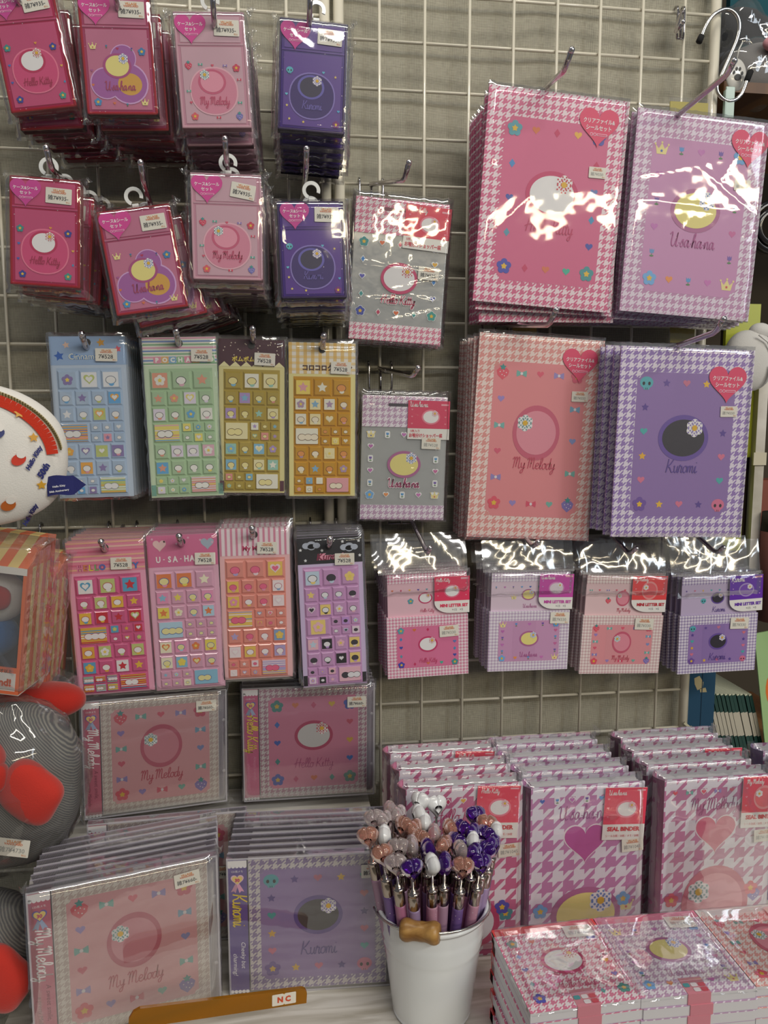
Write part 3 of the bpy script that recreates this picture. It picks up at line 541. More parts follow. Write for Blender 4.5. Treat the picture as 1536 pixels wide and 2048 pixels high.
# ================================================================== puffy sticker sheets on the two rows below
def header(b, kind, w, hh):
    L = 1; b.Y = -.0004; z = -hh / 2
    def bg(c): b.art([(-w / 2, -hh), (w / 2, -hh), (w / 2, 0), (-w / 2, 0)], 0, c)
    if kind == 'blue':
        bg('#9cb8de')
        for x, zz, s_, c in ((-.28, .3, .05, '#ecc8b4'), (.18, .22, .06, '#dba23c'), (-.38, .68, .07, '#3468c0'), (.4, .45, .05, '#e05a6a')): b.art(star(x * w, -zz * hh, s_ * w, rot=.2), L, c)
        text(b, 'Cinnamoroll', .02 * w, -hh * .7, hh * .2, L + 2, '#5a8ed0', off=.05, maxw=w * .62); text(b, 'Cinnamoroll', .02 * w, -hh * .7, hh * .2, L + 4, '#f4f4e0', off=.0, maxw=w * .62)
    elif kind == 'green':
        bg('#e8eadc')
        for k in range(9): b.art([(-w / 2, -hh * (k + .62) / 9), (w / 2, -hh * (k + .62) / 9), (w / 2, -hh * (k + .12) / 9), (-w / 2, -hh * (k + .12) / 9)], L, ('#e6a8c0', '#7a96cc', '#8ab890')[k % 3])
        for k, ch in enumerate('POCHACCO'): b.art(rrect((-.31 + k * .105) * w, -hh * .8, w * .1, hh * .24, .001), L + 1 + k * .05, ('#e89ab0', '#e8b87a', '#8ab8d8', '#9ac89a')[k % 4]); text(b, ch, (-.31 + k * .105) * w, -hh * .8, hh * .17, L + 2, '#fbfaf4', off=.05)
    elif kind == 'choc':
        bg('#4a2030')
        rr = random.Random(4)
        for k in range(30): b.art(ell(rr.uniform(-.47, .47) * w, -rr.uniform(.08, .62) * hh, w * .009, n=8), L, '#e8d8c4')
        for k in range(6): b.art([((-.5 + k / 6) * w, -hh), ((-.5 + (k + .5) / 6) * w, -hh * .82), ((-.5 + (k + 1) / 6) * w, -hh)], L, '#efe6b0')
        text(b, 'ポムポムプリン', .0 * w, -hh * .72, hh * .2, L + 1, '#f0d65a', off=.03, maxw=w * .7)
    elif kind == 'yellow':
        bg('#f6f0e4')
        for k in range(9):
            b.art([((-.5 + k / 9) * w, -hh), ((-.5 + (k + .45) / 9) * w, -hh), ((-.5 + (k + .45) / 9) * w, 0), ((-.5 + k / 9) * w, 0)], L, '#ecca84')
        for k in range(5):
            b.art([(-w / 2, -hh * (k + .5) / 5), (w / 2, -hh * (k + .5) / 5), (w / 2, -hh * (k + .1) / 5), (-w / 2, -hh * (k + .1) / 5)], L + .5, '#ecc06a')
            for q in range(9): b.art([((-.5 + (q + .45) / 9) * w, -hh * (k + .5) / 5), ((-.5 + (q + 1) / 9) * w, -hh * (k + .5) / 5), ((-.5 + (q + 1) / 9) * w, -hh * (k + .1) / 5), ((-.5 + (q + .45) / 9) * w, -hh * (k + .1) / 5)], L + .8, '#f2d9a4')
        text(b, 'コロコロクリリン', .08 * w, -hh * .8, hh * .2, L + 2, '#4a2418', off=.05, maxw=w * .8)
    elif kind == 'hk':
        bg('#e88aa4')
        for k in range(7): b.art([(-w / 2, -hh * (k + .5) / 7), (w / 2, -hh * (k + .5) / 7), (w / 2, -hh * (k + .1) / 7), (-w / 2, -hh * (k + .1) / 7)], L, ('#eeb49a', '#f2c0b4', '#dc6c8e')[k % 3])
        for k, ch in enumerate('HELLO KITTY'):
            if ch != ' ': text(b, ch, (-.34 + k * .072) * w, -hh * .84, hh * .2, L + 1, '#b04a7a', off=.09); text(b, ch, (-.34 + k * .072) * w, -hh * .84, hh * .2, L + 2, ('#e88aa8', '#e08a50', '#f0d640', '#7ab86a', '#3a7ad0', '#e06a90')[k % 6], off=.02)
    elif kind == 'us':
        bg('#d9709c')
        for sx, c in ((-.32, '#f0c8c8'), (.36, '#a8b8c8')): b.art(heart(sx * w, -hh * .33, w * .1), L, c)
        for k in range(6): b.art(star((-.42 + k * .17) * w, -hh * (.1 + .09 * (k % 3)), w * .022), L, '#eab0cc')
        for k, ch in enumerate('U-SA-HA-NA'): text(b, ch, (-.35 + k * .08) * w, -hh * .76, hh * (.2 if ch != '-' else .03), L + 2, '#f8eef0', off=.04, sx=.8)
    elif kind == 'mm':
        bg('#f2e2e8')
        for k in range(13): b.art([((-.5 + (k + .05) / 13) * w, -hh), ((-.5 + (k + .45) / 13) * w, -hh), ((-.5 + (k + .45) / 13) * w, 0), ((-.5 + (k + .05) / 13) * w, 0)], L, '#dc8ca8')
        text(b, 'My Melody', .04 * w, -hh * .76, hh * .24, L + 1, '#f6eef2', off=.09, maxw=w * .6); text(b, 'My Melody', .04 * w, -hh * .76, hh * .24, L + 2, '#c02a5e', off=.04, maxw=w * .56)
    elif kind == 'ku':
        bg('#17141c')
        for cx, cz in ((-.28, .3), (.3, .42)):
            for dx, dz, r in ((-.08, 0, .06), (0, -.02, .075), (.08, 0, .055), (0, .05, .06)): b.art(ell((cx + dx) * w, -(cz + dz) * hh, r * w, r * w * .8), L + dx, '#b8c0d0')
        for x, zz in ((-.45, .45), (-.38, .85), (-.12, .5), (.2, .2), (.46, .75), (.1, .85), (.45, .2)): b.art(star(x * w, -zz * hh, w * .028), L, '#eef0f4')
        text(b, 'Kuromi', .02 * w, -hh * .74, hh * .26, L + 1, '#f2a0b8', off=.09, shear=.2, maxw=w * .5); text(b, 'Kuromi', .02 * w, -hh * .74, hh * .26, L + 3, '#8a1e46', off=.02, shear=.2, maxw=w * .48)
    b.art(ell(0.0, -hh * .22, w * .052), L + 6, '#1d1a18')   # punched hole
SH = {'blue': ('#c2d2e6', '#b2c8e2', ['#e8a0b4', '#8f80b8', '#c4d080', '#f0b050', '#6ab0e6', '#eef0f4'], ['#f2f2f2'], '#7a8496'),
      'green': ('#cfe4c4', '#b2cfa8', ['#f0e27a', '#e8a48a', '#6ab0e0', '#e6b8c8', '#f0f0e8', '#e8e0f0'], ['#f6f6f0'], '#4a5048'),
      'choc': ('#e6dc9c', '#b9a246', ['#efe6b4', '#88c0dc', '#b49ad0', '#e69a90', '#a0d0c0', '#f2f0e0'], ['#f2e6a0'], '#6a4a24'),
      'yellow': ('#efe49c', '#d19a1c', ['#f4e6b0', '#8ab8d8', '#eaa8b0', '#b89ab8', '#f2efdc', '#f6dc6a'], ['#f6ead0', '#e89a50'], '#6a4020'),
      'hk': ('#f0a8c4', '#d65e90', ['#f0c040', '#5aa8d0', '#c8d080', '#e8b040', '#f2f0f2', '#d02a3a'], ['#f6f2f4'], '#c02a40'),
      'us': ('#eab4cc', '#dfa8c2', ['#f0dc60', '#90c4e0', '#ec9ac0', '#e8834a', '#f4ecd0', '#b8d8ec'], ['#f0e6a4'], '#4a5ab0'),
      'mm': ('#f4c0c4', '#ea9688', ['#f4dce4', '#8aa6d0', '#f0c860', '#ee9ab8', '#f6e6ea', '#b8a8d8'], ['#ee6a90', '#f8eef0'], '#b84a6a'),
      'ku': ('#d8c4ea', '#d29fd0', ['#1c1820', '#f0dcec', '#f6d880', '#c8dcf0', '#f4c0d0', '#c89ae0'], ['#3a3440', '#f0eef4'], '#2a2230')}
def puffs(b, kind, w, h, z0, seed):
    """raised square stickers in rows of three, four, four, one wide with six small, and so on"""
    card, tile, sq, fig, ink = SH[kind]; rnd = random.Random(seed); hh = h - z0; x0, x1 = -w * .43, w * .43; pw = x1 - x0
    rows = [(.155, 3), (.125, 4), (.125, 4), (.16, 'L'), (.13, 4), (.13, 4), (.145, 'R')]; z = -z0 - hh * .02
    def tl_(cx, cz, tw, tht, small=False):
        g = .0004; a, c_, p_ = cx - tw / 2 + g, cx + tw / 2 - g, .0016; d, e = cz - tht / 2 + g, cz + tht / 2 - g; i = min(tw, tht) * .1
        o = [(a, -.0004, d), (c_, -.0004, d), (c_, -.0004, e), (a, -.0004, e)]; t = [(a + i, -.0004 - p_, d + i), (c_ - i, -.0004 - p_, d + i), (c_ - i, -.0004 - p_, e - i), (a + i, -.0004 - p_, e - i)]
        b.mesh(o + t, [(0, 1, 5, 4), (1, 2, 6, 5), (2, 3, 7, 6), (3, 0, 4, 7), (4, 5, 6, 7)], 'puff', tile, False)
        b.Y = -.002; wide = tw > tht * 1.3; s_ = min(tw, tht) * .36; L = .3
        if wide:
            c0 = rnd.choice(sq); b.art(rrect(cx, cz, tw * .84, tht * .82, .0006, 1), L, c0)
            if kind in ('hk', 'mm', 'green', 'blue'):
                for k in range(7): b.art(rrect(cx, cz + tht * (-.36 + k * .12), tw * .84, tht * .055, .0001, 1), L + .3, rnd.choice(sq))
            for k in range(rnd.choice((2, 3))): b.art(ell(cx + (k - .8) * s_ * .9, cz - s_ * .15, s_ * .62, s_ * .5), L + 1.2 + k * .1, ink); b.art(ell(cx + (k - .8) * s_ * .9, cz - s_ * .15, s_ * .55, s_ * .43), L + 2 + k * .1, rnd.choice(fig))
            return
        if rnd.random() < (.45 if not small else .3): b.art(rrect(cx, cz, s_ * 2.05, s_ * 2.05, .0003, 1), L, rnd.choice(sq)); 
        u = rnd.random(); q = s_ * (.72 if not small else .6); f = rnd.choice(fig)
        if u < .62:
            b.art(ell(cx, cz - q * .1, q * 1.0, q * .8, 18), L + 1, ink); b.art(ell(cx, cz - q * .1, q * .88, q * .68, 18), L + 2, f); b.art(ell(cx + q * .1, cz - q * .85, q * .5, q * .4, 12), L + 1.5, rnd.choice(sq)) if not small else None
        elif u < .75: b.art(heart(cx, cz, q * 1.1), L + 1, rnd.choice(sq)); b.art(heart(cx, cz, q * .7), L + 2, f)
        elif u < .87: b.art(star(cx, cz, q * 1.1), L + 1, rnd.choice(sq))
        else: flower(b, cx, cz, q * 1.1, rnd.choice(sq), '#f4d860', L + 1)
    for fr, kd in rows:
        rh = hh * fr; zc = z - rh / 2
        if isinstance(kd, int):
            for k in range(kd): tl_(x0 + pw * (k + .5) / kd, zc, pw / kd, rh)
        else:
            sx = x0 if kd == 'R' else x0 + pw * .46; bx = x0 + pw * .23 if kd == 'L' else x0 + pw * .77
            tl_(bx, zc, pw * .46, rh)
            for i in range(3):
                for j in range(2): tl_(sx + pw * .54 * (i + .5) / 3, z - rh * (j + .5) / 2, pw * .54 / 3, rh / 2, True)
        z -= rh
sheets = [('blue', (97, 673), (249, 672), (111, 997), 'pale blue'), ('green', (283, 675), (431, 673), (297, 996), 'pale green'), ('choc', (437, 677), (569, 681), (444, 985), 'brown-topped yellow'), ('yellow', (577, 684), (711, 687), (582, 992), 'gingham-topped yellow'),
          ('hk', (130, 1086), (286, 1077), (152, 1392), 'hot pink'), ('us', (292, 1073), (433, 1066), (303, 1382), 'mauve pink'), ('mm', (437, 1059), (578, 1055), (445, 1360), 'orange pink'), ('ku', (593, 1077), (723, 1070), (600, 1376), 'black-topped lilac')]
ship = [(163, 668), (352, 662), (505, 657), (647, 671), (202, 1084), (358, 1073), (504, 1057), (660, 1078)]
for si, (kd, tl, tr, bl, word) in enumerate(sheets):
    row = 'upper' if si < 4 else 'lower'; yf = -.092; m, w, h = frame(tl, tr, bl, yf); root = empty('sticker_sheet', m)
    card, tile = SH[kd][:2]; nst = 9; hh = h * (.175 if kd not in ('yellow', 'hk', 'us') else .2)
    b = B(); b.box(-w / 2, w / 2, -.0003, .0012, -h, 0, 'card', card); b.Y = -.0003
    if kd in ('green', 'choc', 'ku'):
        for sg in (-1, 1): b.art(rrect(sg * w * .46, -h * .955, w * .07, h * .07, .0002, 1), 1, {'green': '#7ab0a0', 'choc': '#5a2a3a', 'ku': '#17141c'}[kd])
    b.build('backing_card', root)
    b = B(); header(b, kd, w, hh); o = b.build('printed_header', root)
    b = B(); b.box(-w * .43, w * .43, -.0005, 0, -h * .99, -hh - h * .018, 'puff', tile); puffs(b, kd, w, h * .99, hh + h * .012, si + 40); b.build('puffy_stickers', root)
    price(root, w * {0: .25, 1: .3, 2: .2, 3: .28, 4: .2, 5: .32, 6: .18, 7: .22}[si], -hh * {0: .66, 1: .66, 2: .72, 3: .8, 4: .74, 5: .78, 6: .72, 7: .85}[si], -.03, '7¥528', -.0030, .0205)
    bag(root, w, h, .003, si + 60, 'film_crisp' if si < 4 else 'film', False, 0, .0005, 20, 36, mx=.003, mb=.003)
    lb = lambda i: f'{word} puffy sticker sheet on {row} hook, {place(i, nst)}'
    tag(root, lb(0), 'sticker sheet', 'puffy sticker sheets on the left wall')
    for i in range(1, nst):
        copy_tree(root, jit(m, random.uniform(-.0012, .0012) + .0002 * i, .0092 * i, random.uniform(-.0012, .0012) - (0 if row == 'upper' else -.0003 * i), random.uniform(-.008, .008) + {4: .03, 5: .02, 7: .02}.get(si, 0) * min(i, 2) / 2), lb(i))
    t = P(*ship[si], -.112); rowz = -.0284 - .05 * round((-.0284 - (t.z - .012)) / .05)
    if si >= 4: rowz = -.5784
    hook((t.x - .001, 0, rowz), t, f'chrome hook through the {word} puffy sticker sheets', bend=.016, up=.7, r=.003)

# ================================================================== clear files
FS = {'K': ('hot pink', '#dc6a94', [('f', '#5fa8b8'), ('h', '#e07a48'), ('d', '#cf3668'), ('h', '#f0b84a'), ('f', '#5a58b4')], [('f', '#4a50b8'), ('d', '#d0406e'), ('h', '#e07a5a'), ('h', '#4ab8a0'), ('f', '#4a9aa0')], [('d', '#4a90d0'), ('h', '#3f56b0'), ('d', '#5fa0b8')], [('d', '#cf3668'), ('h', '#6a80c0'), ('d', '#4a98c8'), ('h', '#4a56b0')], '#c83c6c'),
      'U': ('pink lilac', '#cf94c2', [('c', '#3f66c0'), ('t', '#5a9ad8'), ('h', '#c97ac0'), ('t', '#7a5ab0'), ('f', '#6aa8e0')], [('f', '#7ab4ea'), ('h', '#f09a58'), ('t', '#5aa0d8'), ('h', '#d07ac0'), ('c', '#d84a5a')], [('h', '#c070b8'), ('t', '#7a60b4'), ('h', '#c97ac0'), ('t', '#6a9ad0')], [('h', '#d06a9a'), ('t', '#5aa0d8'), ('h', '#d070a8'), ('t', '#7a60b4')], '#b45a98'),
      'M': ('salmon pink', '#ea9096', [('w', '#e8586c'), ('b', '#78b8b0'), ('h', '#e8607a'), ('b', '#a090cc'), ('f', '#dc5c78')], [('f', '#e8586e'), ('h', '#a08acc'), ('b', '#e0506e'), ('h', '#78b8ac'), ('w', '#8a7ac4')], [('h', '#a48cd0'), ('b', '#7ab8b4'), ('h', '#e0607c'), ('b', '#9a8ac8')], [('b', '#7aa8c8'), ('h', '#8a98d0'), ('b', '#78b8b0')], '#cc4a64'),
      'R': ('purple', '#9577b6', [('k', '#5cb4c0'), ('s', '#6a50a0'), ('h', '#d07a98'), ('s', '#f0c040'), ('h', '#5ab8b8')], [('f', '#7654a8'), ('s', '#f0c040'), ('h', '#e07a9a'), ('s', '#5f459a'), ('k', '#e0789c')], [('s', '#5f459a'), ('h', '#50b4b4'), ('s', '#f0b83a'), ('h', '#e07a9a')], [('h', '#e07a8a'), ('s', '#5f459a'), ('h', '#e07a9a'), ('h', '#50b4b4')], '#5f459a')}
NM = {'K': 'Hello Kitty', 'U': 'U-sa-ha-na', 'M': 'My Melody', 'R': 'Kuromi'}
def ring(b, kd, w, h, cx, cz, s_, L, fs=None, wh=None):
    T, Bt, Lf, Rt = (fs or FS[kd])[2:6]
    for i, (k, c) in enumerate(T): motif(b, k, cx + (-.5 + i / 4) * w, cz + h / 2, s_, c, L, wh)
    for i, (k, c) in enumerate(Bt): motif(b, k, cx + (-.5 + i / 4) * w, cz - h / 2, s_, c, L, wh)
    for i, (k, c) in enumerate(Lf): motif(b, k, cx - w / 2, cz + h * (.5 - (i + 1) / (len(Lf) + 1)), s_, c, L, wh)
    for i, (k, c) in enumerate(Rt): motif(b, k, cx + w / 2, cz + h * (.5 - (i + 1) / (len(Rt) + 1)), s_, c, L, wh)
files = [('K', (979, 167), (1260, 204), (948, 601), -.082, 'upper left'), ('U', (1277, 214), (1540, 247), (1231, 620), -.082, 'upper right'), ('M', (960, 664), (1210, 682), (940, 1073), -.072, 'lower left'), ('R', (1243, 691), (1510, 701), (1218, 1073), -.122, 'lower right')]
for fi, (kd, tl, tr, bl, yf, pos) in enumerate(files):
    m, w, h = frame(tl, tr, bl, yf); root = empty('clear_file', m); nst = 8; word = FS[kd][0]
    b = B(); b.box(-w / 2, w / 2, -.0002, .0018, -h, 0, 'ht_' + kd); b.build('folder', root)
    b = B(); b.Y = -.0003; b.art(notch(0, -h * .51, w * .74, h * .76, w * .045), 0, FS[kd][1]); ring(b, kd, w * .6, h * .64, 0, -h * .505, w * .029, 1)
    emblem(b, kd, 0, -h * .47, w * .19, 2); script(b, NM[kd], 0, -h * .625, w * (.34 if kd != 'R' else .24), 3, FS[kd][6], .14)
    b.build('printed_cover', root)
    b = B()
    for k in range(46): b.art(rrect((-.47 + k * .0205) * w, -h + .0035, .0012, .0004, .0001, 1), 3, '#f2dce6')
    b.art(rrect(0, -h + .0014, w, .0003, .0001, 1), 3, '#f0d8e4'); b.build('bottom_weld', root)
    hx, hz = {0: (.29, -.135), 1: (.36, -.135), 2: (.31, -.125), 3: (.305, -.18)}[fi]
    heartsticker(root, hx * w, hz * h, w * .152, ('クリアファイル&', 'シールセット'), '#e8436f', -.0012, 0)
    px, pz = {0: (.31, -.345), 1: (.335, -.32), 2: (.33, -.28), 3: (.33, -.325)}[fi]
    price(root, px * w, pz * h, .02, '雑7¥550', -.0012, .0185, True)
    bag(root, w, h, .0025, fi + 90, 'film', False, 0, .00045, 60, 84, mx=.0008, mb=.001)
    lb = lambda i: f'{word} A5 clear file in plastic sleeve, {pos} file hook, {place(i, nst)}'
    tag(root, lb(0), 'clear file', 'clear files on the right hooks')
    for i in range(1, nst):
        r = {0: -.075, 1: -.03, 2: -.03, 3: 0}[fi] * min(i, 2) / 2; dz = {0: -.012, 1: -.004, 2: -.003, 3: .002}[fi] * min(i, 2) / 2
        copy_tree(root, jit(m, {0: -.004, 1: -.005, 2: -.006, 3: -.003}[fi] * min(i, 2) / 2 + random.uniform(-.001, .001), (.0088 if fi != 3 else .0145) * i, dz + random.uniform(-.0015, .0015), r + random.uniform(-.006, .006)), lb(i), skip=('heart_sticker', 'price_sticker', 'bottom_weld'))
for tp, el, y0, lab, bx, rz in (((1143, 100), (1128, 142), -.165, 'long chrome hook above the hot pink clear files', .175, -.1), ((1468, 122), (1455, 148), -.175, 'long chrome hook reaching over the pink lilac clear files', .297, -.15),
                        ((1112, 620), (1098, 650), -.15, 'chrome hook above the salmon pink clear files', .133, -.35), ((1447, 638), (1432, 664), -.19, 'chrome hook above the purple clear files', .272, -.4)):
    t = P(*tp, y0); e = P(*el, y0 + .017); hook((bx, 0, rz), t, lab, elbow=e, r=.0028)

# ================================================================== gift bags (printed clear shoppers)
bags = [('K', (707, 384), (908, 405), (690, 680), 'pink'), ('U', (720, 784), (903, 790), (708, 1042), 'lilac')]
for gi, (kd, tl, tr, bl, word) in enumerate(bags):
    m, w, h = frame(tl, tr, bl, -.052); root = empty('gift_bag_pack', m); nst = 3
    x0, x1 = -w * .47, w * .46; zt, zb = -h * .02, -h * .985; h1 = -h * .26; h2 = -h * .87
    b = B(); b.box(x0, x1, .0002, .0022, zb, zt, 'clearsheet', '#dfe2e2'); b.build('clear_bag_body', root)
    b = B(); b.box(x0, x1, -.0002, .0006, h1, zt, 'hd_' + kd); b.Y = -.0002; b.art(rrect(-w * .02, -h * .09, w * .34, h * .024, h * .011), 1, '#8a4a5c' if kd == 'K' else '#4c4650')
    b.build('patterned_top_band', root)
    b = B(); b.box(x0, x1, -.0002, .0006, zb, h2, 'hd_' + kd); b.build('patterned_bottom_band', root)
    b = B(); b.Y = -.0001; fs = FS[kd] if kd == 'U' else FS['K'][:2] + ([('f', '#3f9a9a'), ('h', '#e8703a'), ('d', '#d02a5e'), ('h', '#f0b83a'), ('f', '#3f56b8')], [('f', '#3f50b0'), ('d', '#c83060'), ('h', '#e8703a'), ('d', '#3fa0a0'), ('f', '#3fa09a')], [('d', '#3a8ad8'), ('h', '#5a58c0'), ('d', '#3fa0a0')], [('h', '#f0b83a'), ('d', '#3a8ad8'), ('h', '#3f50b0')])
    ring(b, kd, w * .72, h * .47, -w * .01, -h * .555, w * .026, 1, fs, '#f4f6f6'); emblem(b, kd, 0, -h * .55, w * .185, 2)
    script(b, NM[kd], 0, -h * .70, w * .34, 2, '#c4285a' if kd == 'K' else '#b23a70', .17, out='#f6f2f4'); b.build('printed_motifs', root)
    # header label card
    lw, lh = w * .46, h * .30; b = B(); b.box(-lw / 2, lw / 2, 0, .0005, -lh, 0, 'card', '#f2f0ea'); b.Y = -.0001; b.art([(-lw / 2, -lh * .72), (lw / 2, -lh * .72), (lw / 2, 0), (-lw / 2, 0)], 0, '#e8415a' if kd == 'K' else '#de3d64')
    script(b, NM[kd], -lw * .24, -lh * .11, lw * .42, 1, '#fbf4f4', .2); b.art(rrect(lw * .38, -lh * .1, lw * .18, lh * .04, .0003, 1), 1, '#f6b0bc')
    emblem(b, kd, lw * .05, -lh * .42, lw * .22, 1, ('#f0849a', '#f4f2f2', '#e8708a')); 
    for k in range(3):
        for sg in (-1, 1): motif(b, 'h', sg * lw * .4, -lh * (.24 + .18 * k), lw * .025, '#f08a9c', 1)
    text(b, '5枚入り', -lw * .32, -lh * .785, lh * .07, 1, '#d8304e', off=.01); text(b, 'お裾分けショッパー袋', -lw * .06, -lh * .9, lh * .11, 1, '#d8304e', off=.03, maxw=lw * .8)
    o = b.build('header_label', root); o.location = (w * .255, -.0012, -h * .045 if kd == 'K' else -h * .05); o.rotation_euler = (0, .035 if kd == 'K' else 0, 0); tag(o, 'red label card with white lower strip')
    price(root, w * .29, -h * (.5 if kd == 'K' else .32 + .06), -.02, '雑7¥528', -.0016, w * .21, kd == 'U')
    bag(root, w, h, .004, gi + 120, 'film_crisp', False, .0, .0012, 56, 70, mx=.0, mb=.0)
    lb = lambda i: f'{word} houndstooth gift bag pack with clear middle, {place(i, nst)} of its hook'
    tag(root, lb(0), 'gift bag pack', 'gift bag packs beside the clear files')
    for i in range(1, nst): copy_tree(root, jit(m, random.uniform(-.001, .002), .012 * i, -.001 * i, random.uniform(-.015, .01)), lb(i), skip=('header_label', 'price_sticker', 'printed_motifs'))
for tp, el, rz, lab in (((818, 325), (808, 360), -.2, 'chrome hook above the pink gift bag packs'), ((836, 736), (826, 752), -.4, 'chrome hook above the lilac gift bag packs')):
    t = P(*tp, -.115); e = P(*el, -.098); hook((t.x - .024, 0, rz), t, lab, elbow=e, wide=.026)

# ================================================================== mini letter sets
LS = [('K', (754, 1088), (934, 1087), (773, 1237), (936, 1227), (781, 1358), (773, 1151), (868, 1153), (938, 1150), (942, 1223), 'pink', '#ec4068'),
      ('U', (967, 1083), (1150, 1086), (979, 1224), (1140, 1220), (983, 1343), (982, 1146), (1079, 1147), (1147, 1147), (1147, 1217), 'lilac pink', '#cf4fb0'),
      ('M', (1165, 1086), (1335, 1088), (1167, 1231), (1327, 1231), (1170, 1347), (1180, 1150), (1265, 1151), (1334, 1151), (1334, 1223), 'blush', '#f04c50'),
      ('R', (1345, 1085), (1522, 1088), (1360, 1233), (1516, 1225), (1364, 1348), (1362, 1154), (1458, 1152), (1524, 1147), (1523, 1219), 'lavender', '#6a2fb4')]
for li, (kd, b0, b1, e0, e1, e2, s0, l0, l1, l2, word, lc) in enumerate(LS):
    yf = -.072; m, w, h = frame(e0, e1, e2, yf, e1 and yf, yf + .002); inv = m.inverted(); root = empty('letter_set', m); nst = 6
    bt = (inv @ P(*b0, yf + .004)).z; st = (inv @ P(*s0, yf)).z; bx0 = (inv @ P(*b0, yf)).x; bx1 = (inv @ P(*b1, yf)).x
    b = B(); b.box(-w / 2, w / 2, 0, .0035, -h, 0, 'hs_' + kd); b.Y = 0; b.art(notch(0, -h * .5, w * .76, h * .68, w * .025), 1, {'K': '#e27aa4', 'U': '#cf9cc4', 'M': '#e89aa2', 'R': '#9a7cbc'}[kd])
    b.art(rrect(-w * .06, -h * .5, w * .28, h * .675, .0002, 1), 1.5, {'K': '#e07aa2', 'U': '#cb98c0', 'M': '#e49aa2', 'R': '#9478b8'}[kd])
    ring(b, kd, w * .66, h * .56, 0, -h * .5, w * .023, 2.2); emblem(b, kd, 0, -h * .46, w * .12, 3); script(b, NM[kd], 0, -h * .73, w * .22, 3, FS[kd][6], .13); b.build('envelope', root)
    b = B(); b.box(-w * .48, w * .49, .002, .0045, -h * .2, st, 'card', {'K': '#efc4d2', 'U': '#e4cfe0', 'M': '#edccd0', 'R': '#c8b8d8'}[kd]); b.Y = .0019
    b.box(-w * .48, w * .49, .0018, .003, st - h * .15, st, 'hs_' + kd)
    for k in range(6): kk, c = (FS[kd][2] * 2)[k + 1]; motif(b, kk if kk in 'hdtsb' else 'h', (-.42 + k * .105) * w, st * .62, w * .014, c, 1)
    kk, c = FS[kd][2][0]; motif(b, kk, -w * .2, st * .36, w * .02, c, 1); emblem(b, kd, -w * .02, st * .42, w * .085, 1); script(b, NM[kd], 0, st * .12, w * .17, 1, FS[kd][6], .13); b.build('letter_paper', root)
    # corner label
    A0 = inv @ P(*l0, yf); A1 = inv @ P(*l1, yf); A2 = inv @ P(*l2, yf); lw = (A1 - A0).length; lh = (A1 - A2).length
    pts = [(lw / 2, 0), (-lw / 2, 0), (-lw / 2, -lh * .7)] + [(-lw / 2 + lw * .45 * (1 - math.cos(a)), -lh * .7 - lh * .3 * math.sin(a)) for a in [PI / 2 * k / 7 for k in range(1, 8)]] + [(lw / 2, -lh)]
    b = B(); b.art(pts, 0, '#f4f2ee'); b.art([(lw / 2, 0), (-lw / 2, 0), (-lw / 2, -lh * .66), (lw / 2, -lh * .66)], 1, lc); b.face([(p[0], .0006, p[1]) for p in reversed(pts)], 'ink', '#f4f2ee')
    for i in range(len(pts)): p, q = pts[i], pts[(i + 1) % len(pts)]; b.face([(p[0], 0, p[1]), (q[0], 0, q[1]), (q[0], .0006, q[1]), (p[0], .0006, p[1])], 'ink', '#f4f2ee')
    script(b, NM[kd], -lw * .26, -lh * .1, lw * .4, 2, '#fbf6f6', .2); b.art(rrect(lw * .36, -lh * .06, lw * .22, lh * .05, .0002, 1), 2, '#f4b4c4')
    emblem(b, kd, 0, -lh * .4, lw * .23, 2, {'K': ('#f07a98', '#f4f2f2', '#e8607c'), 'U': ('#e090cc', '#e8dce6', '#f0f0f4'), 'M': ('#f49a9a', '#f06a70', '#f6f2f2'), 'R': ('#b49ad8', '#7e48c0', '#f4f2f6')}[kd])
    for k in range(3):
        for sg in (-1, 1): motif(b, 'h', sg * lw * .4, -lh * (.2 + .16 * k), lw * .022, '#f6a4b4' if kd in 'KM' else '#d0a0e0', 2)
    text(b, 'MINI LETTER SET', lw * .06, -lh * .79, lh * .09, 2, lc if kd != 'M' else '#c8283c', off=.05, maxw=lw * .8); text(b, '×15   ×5', lw * .16, -lh * .91, lh * .06, 2, '#8a8a90', maxw=lw * .5)
    o = b.build('corner_label', root); cen = (A0 + A1) / 2; o.location = (cen.x, -.0012, cen.z); o.rotation_euler = (0, -math.atan2(A1.z - A0.z, A1.x - A0.x), 0); tag(o, 'label card with a rounded corner')
    price(root, w * (.26 if kd != 'U' else .37), -h * {'K': .26, 'U': .12, 'M': .14, 'R': .16}[kd], .03 if kd == 'K' else -.03, '雑7¥330', -.0014, w * .235, True)
    # bag: pocket with a tall clear header
    o = bag(root, w, h - st, .005, li + 150, 'film', False, 0, .0006, 26, 30, mx=.003, mb=.002); o.location = (0, -.0009, st)
    b = B(); nx, nz = 40, 24; vs = []
    for j in range(nz + 1):
        for i in range(nx + 1):
            u, v = i / nx, j / nz; x = bx0 + (bx1 - bx0) * u; z = st + .003 + (bt - st - .003) * v; pl = math.exp(-((u - .5) / .1) ** 2) * v
            vs.append((x, .0006 + .0018 * noise.noise(Vector((x * 30, z * 24, li))) * 2.2 + .0009 * noise.noise(Vector((x * 95, z * 60, li + 3))) - .002 * pl + .010 * v, z))
    b.mesh(vs, [(j * (nx + 1) + i, j * (nx + 1) + i + 1, (j + 1) * (nx + 1) + i + 1, (j + 1) * (nx + 1) + i) for j in range(nz) for i in range(nx)], 'film_header')
    for k in range(60): b.box(bx0 + (bx1 - bx0) * (k + .2) / 60, bx0 + (bx1 - bx0) * (k + .7) / 60, -.001, -.0002, st + .001, st + .0035, 'clearsheet', '#e8e8e8')
    b.build('bag_header', root)
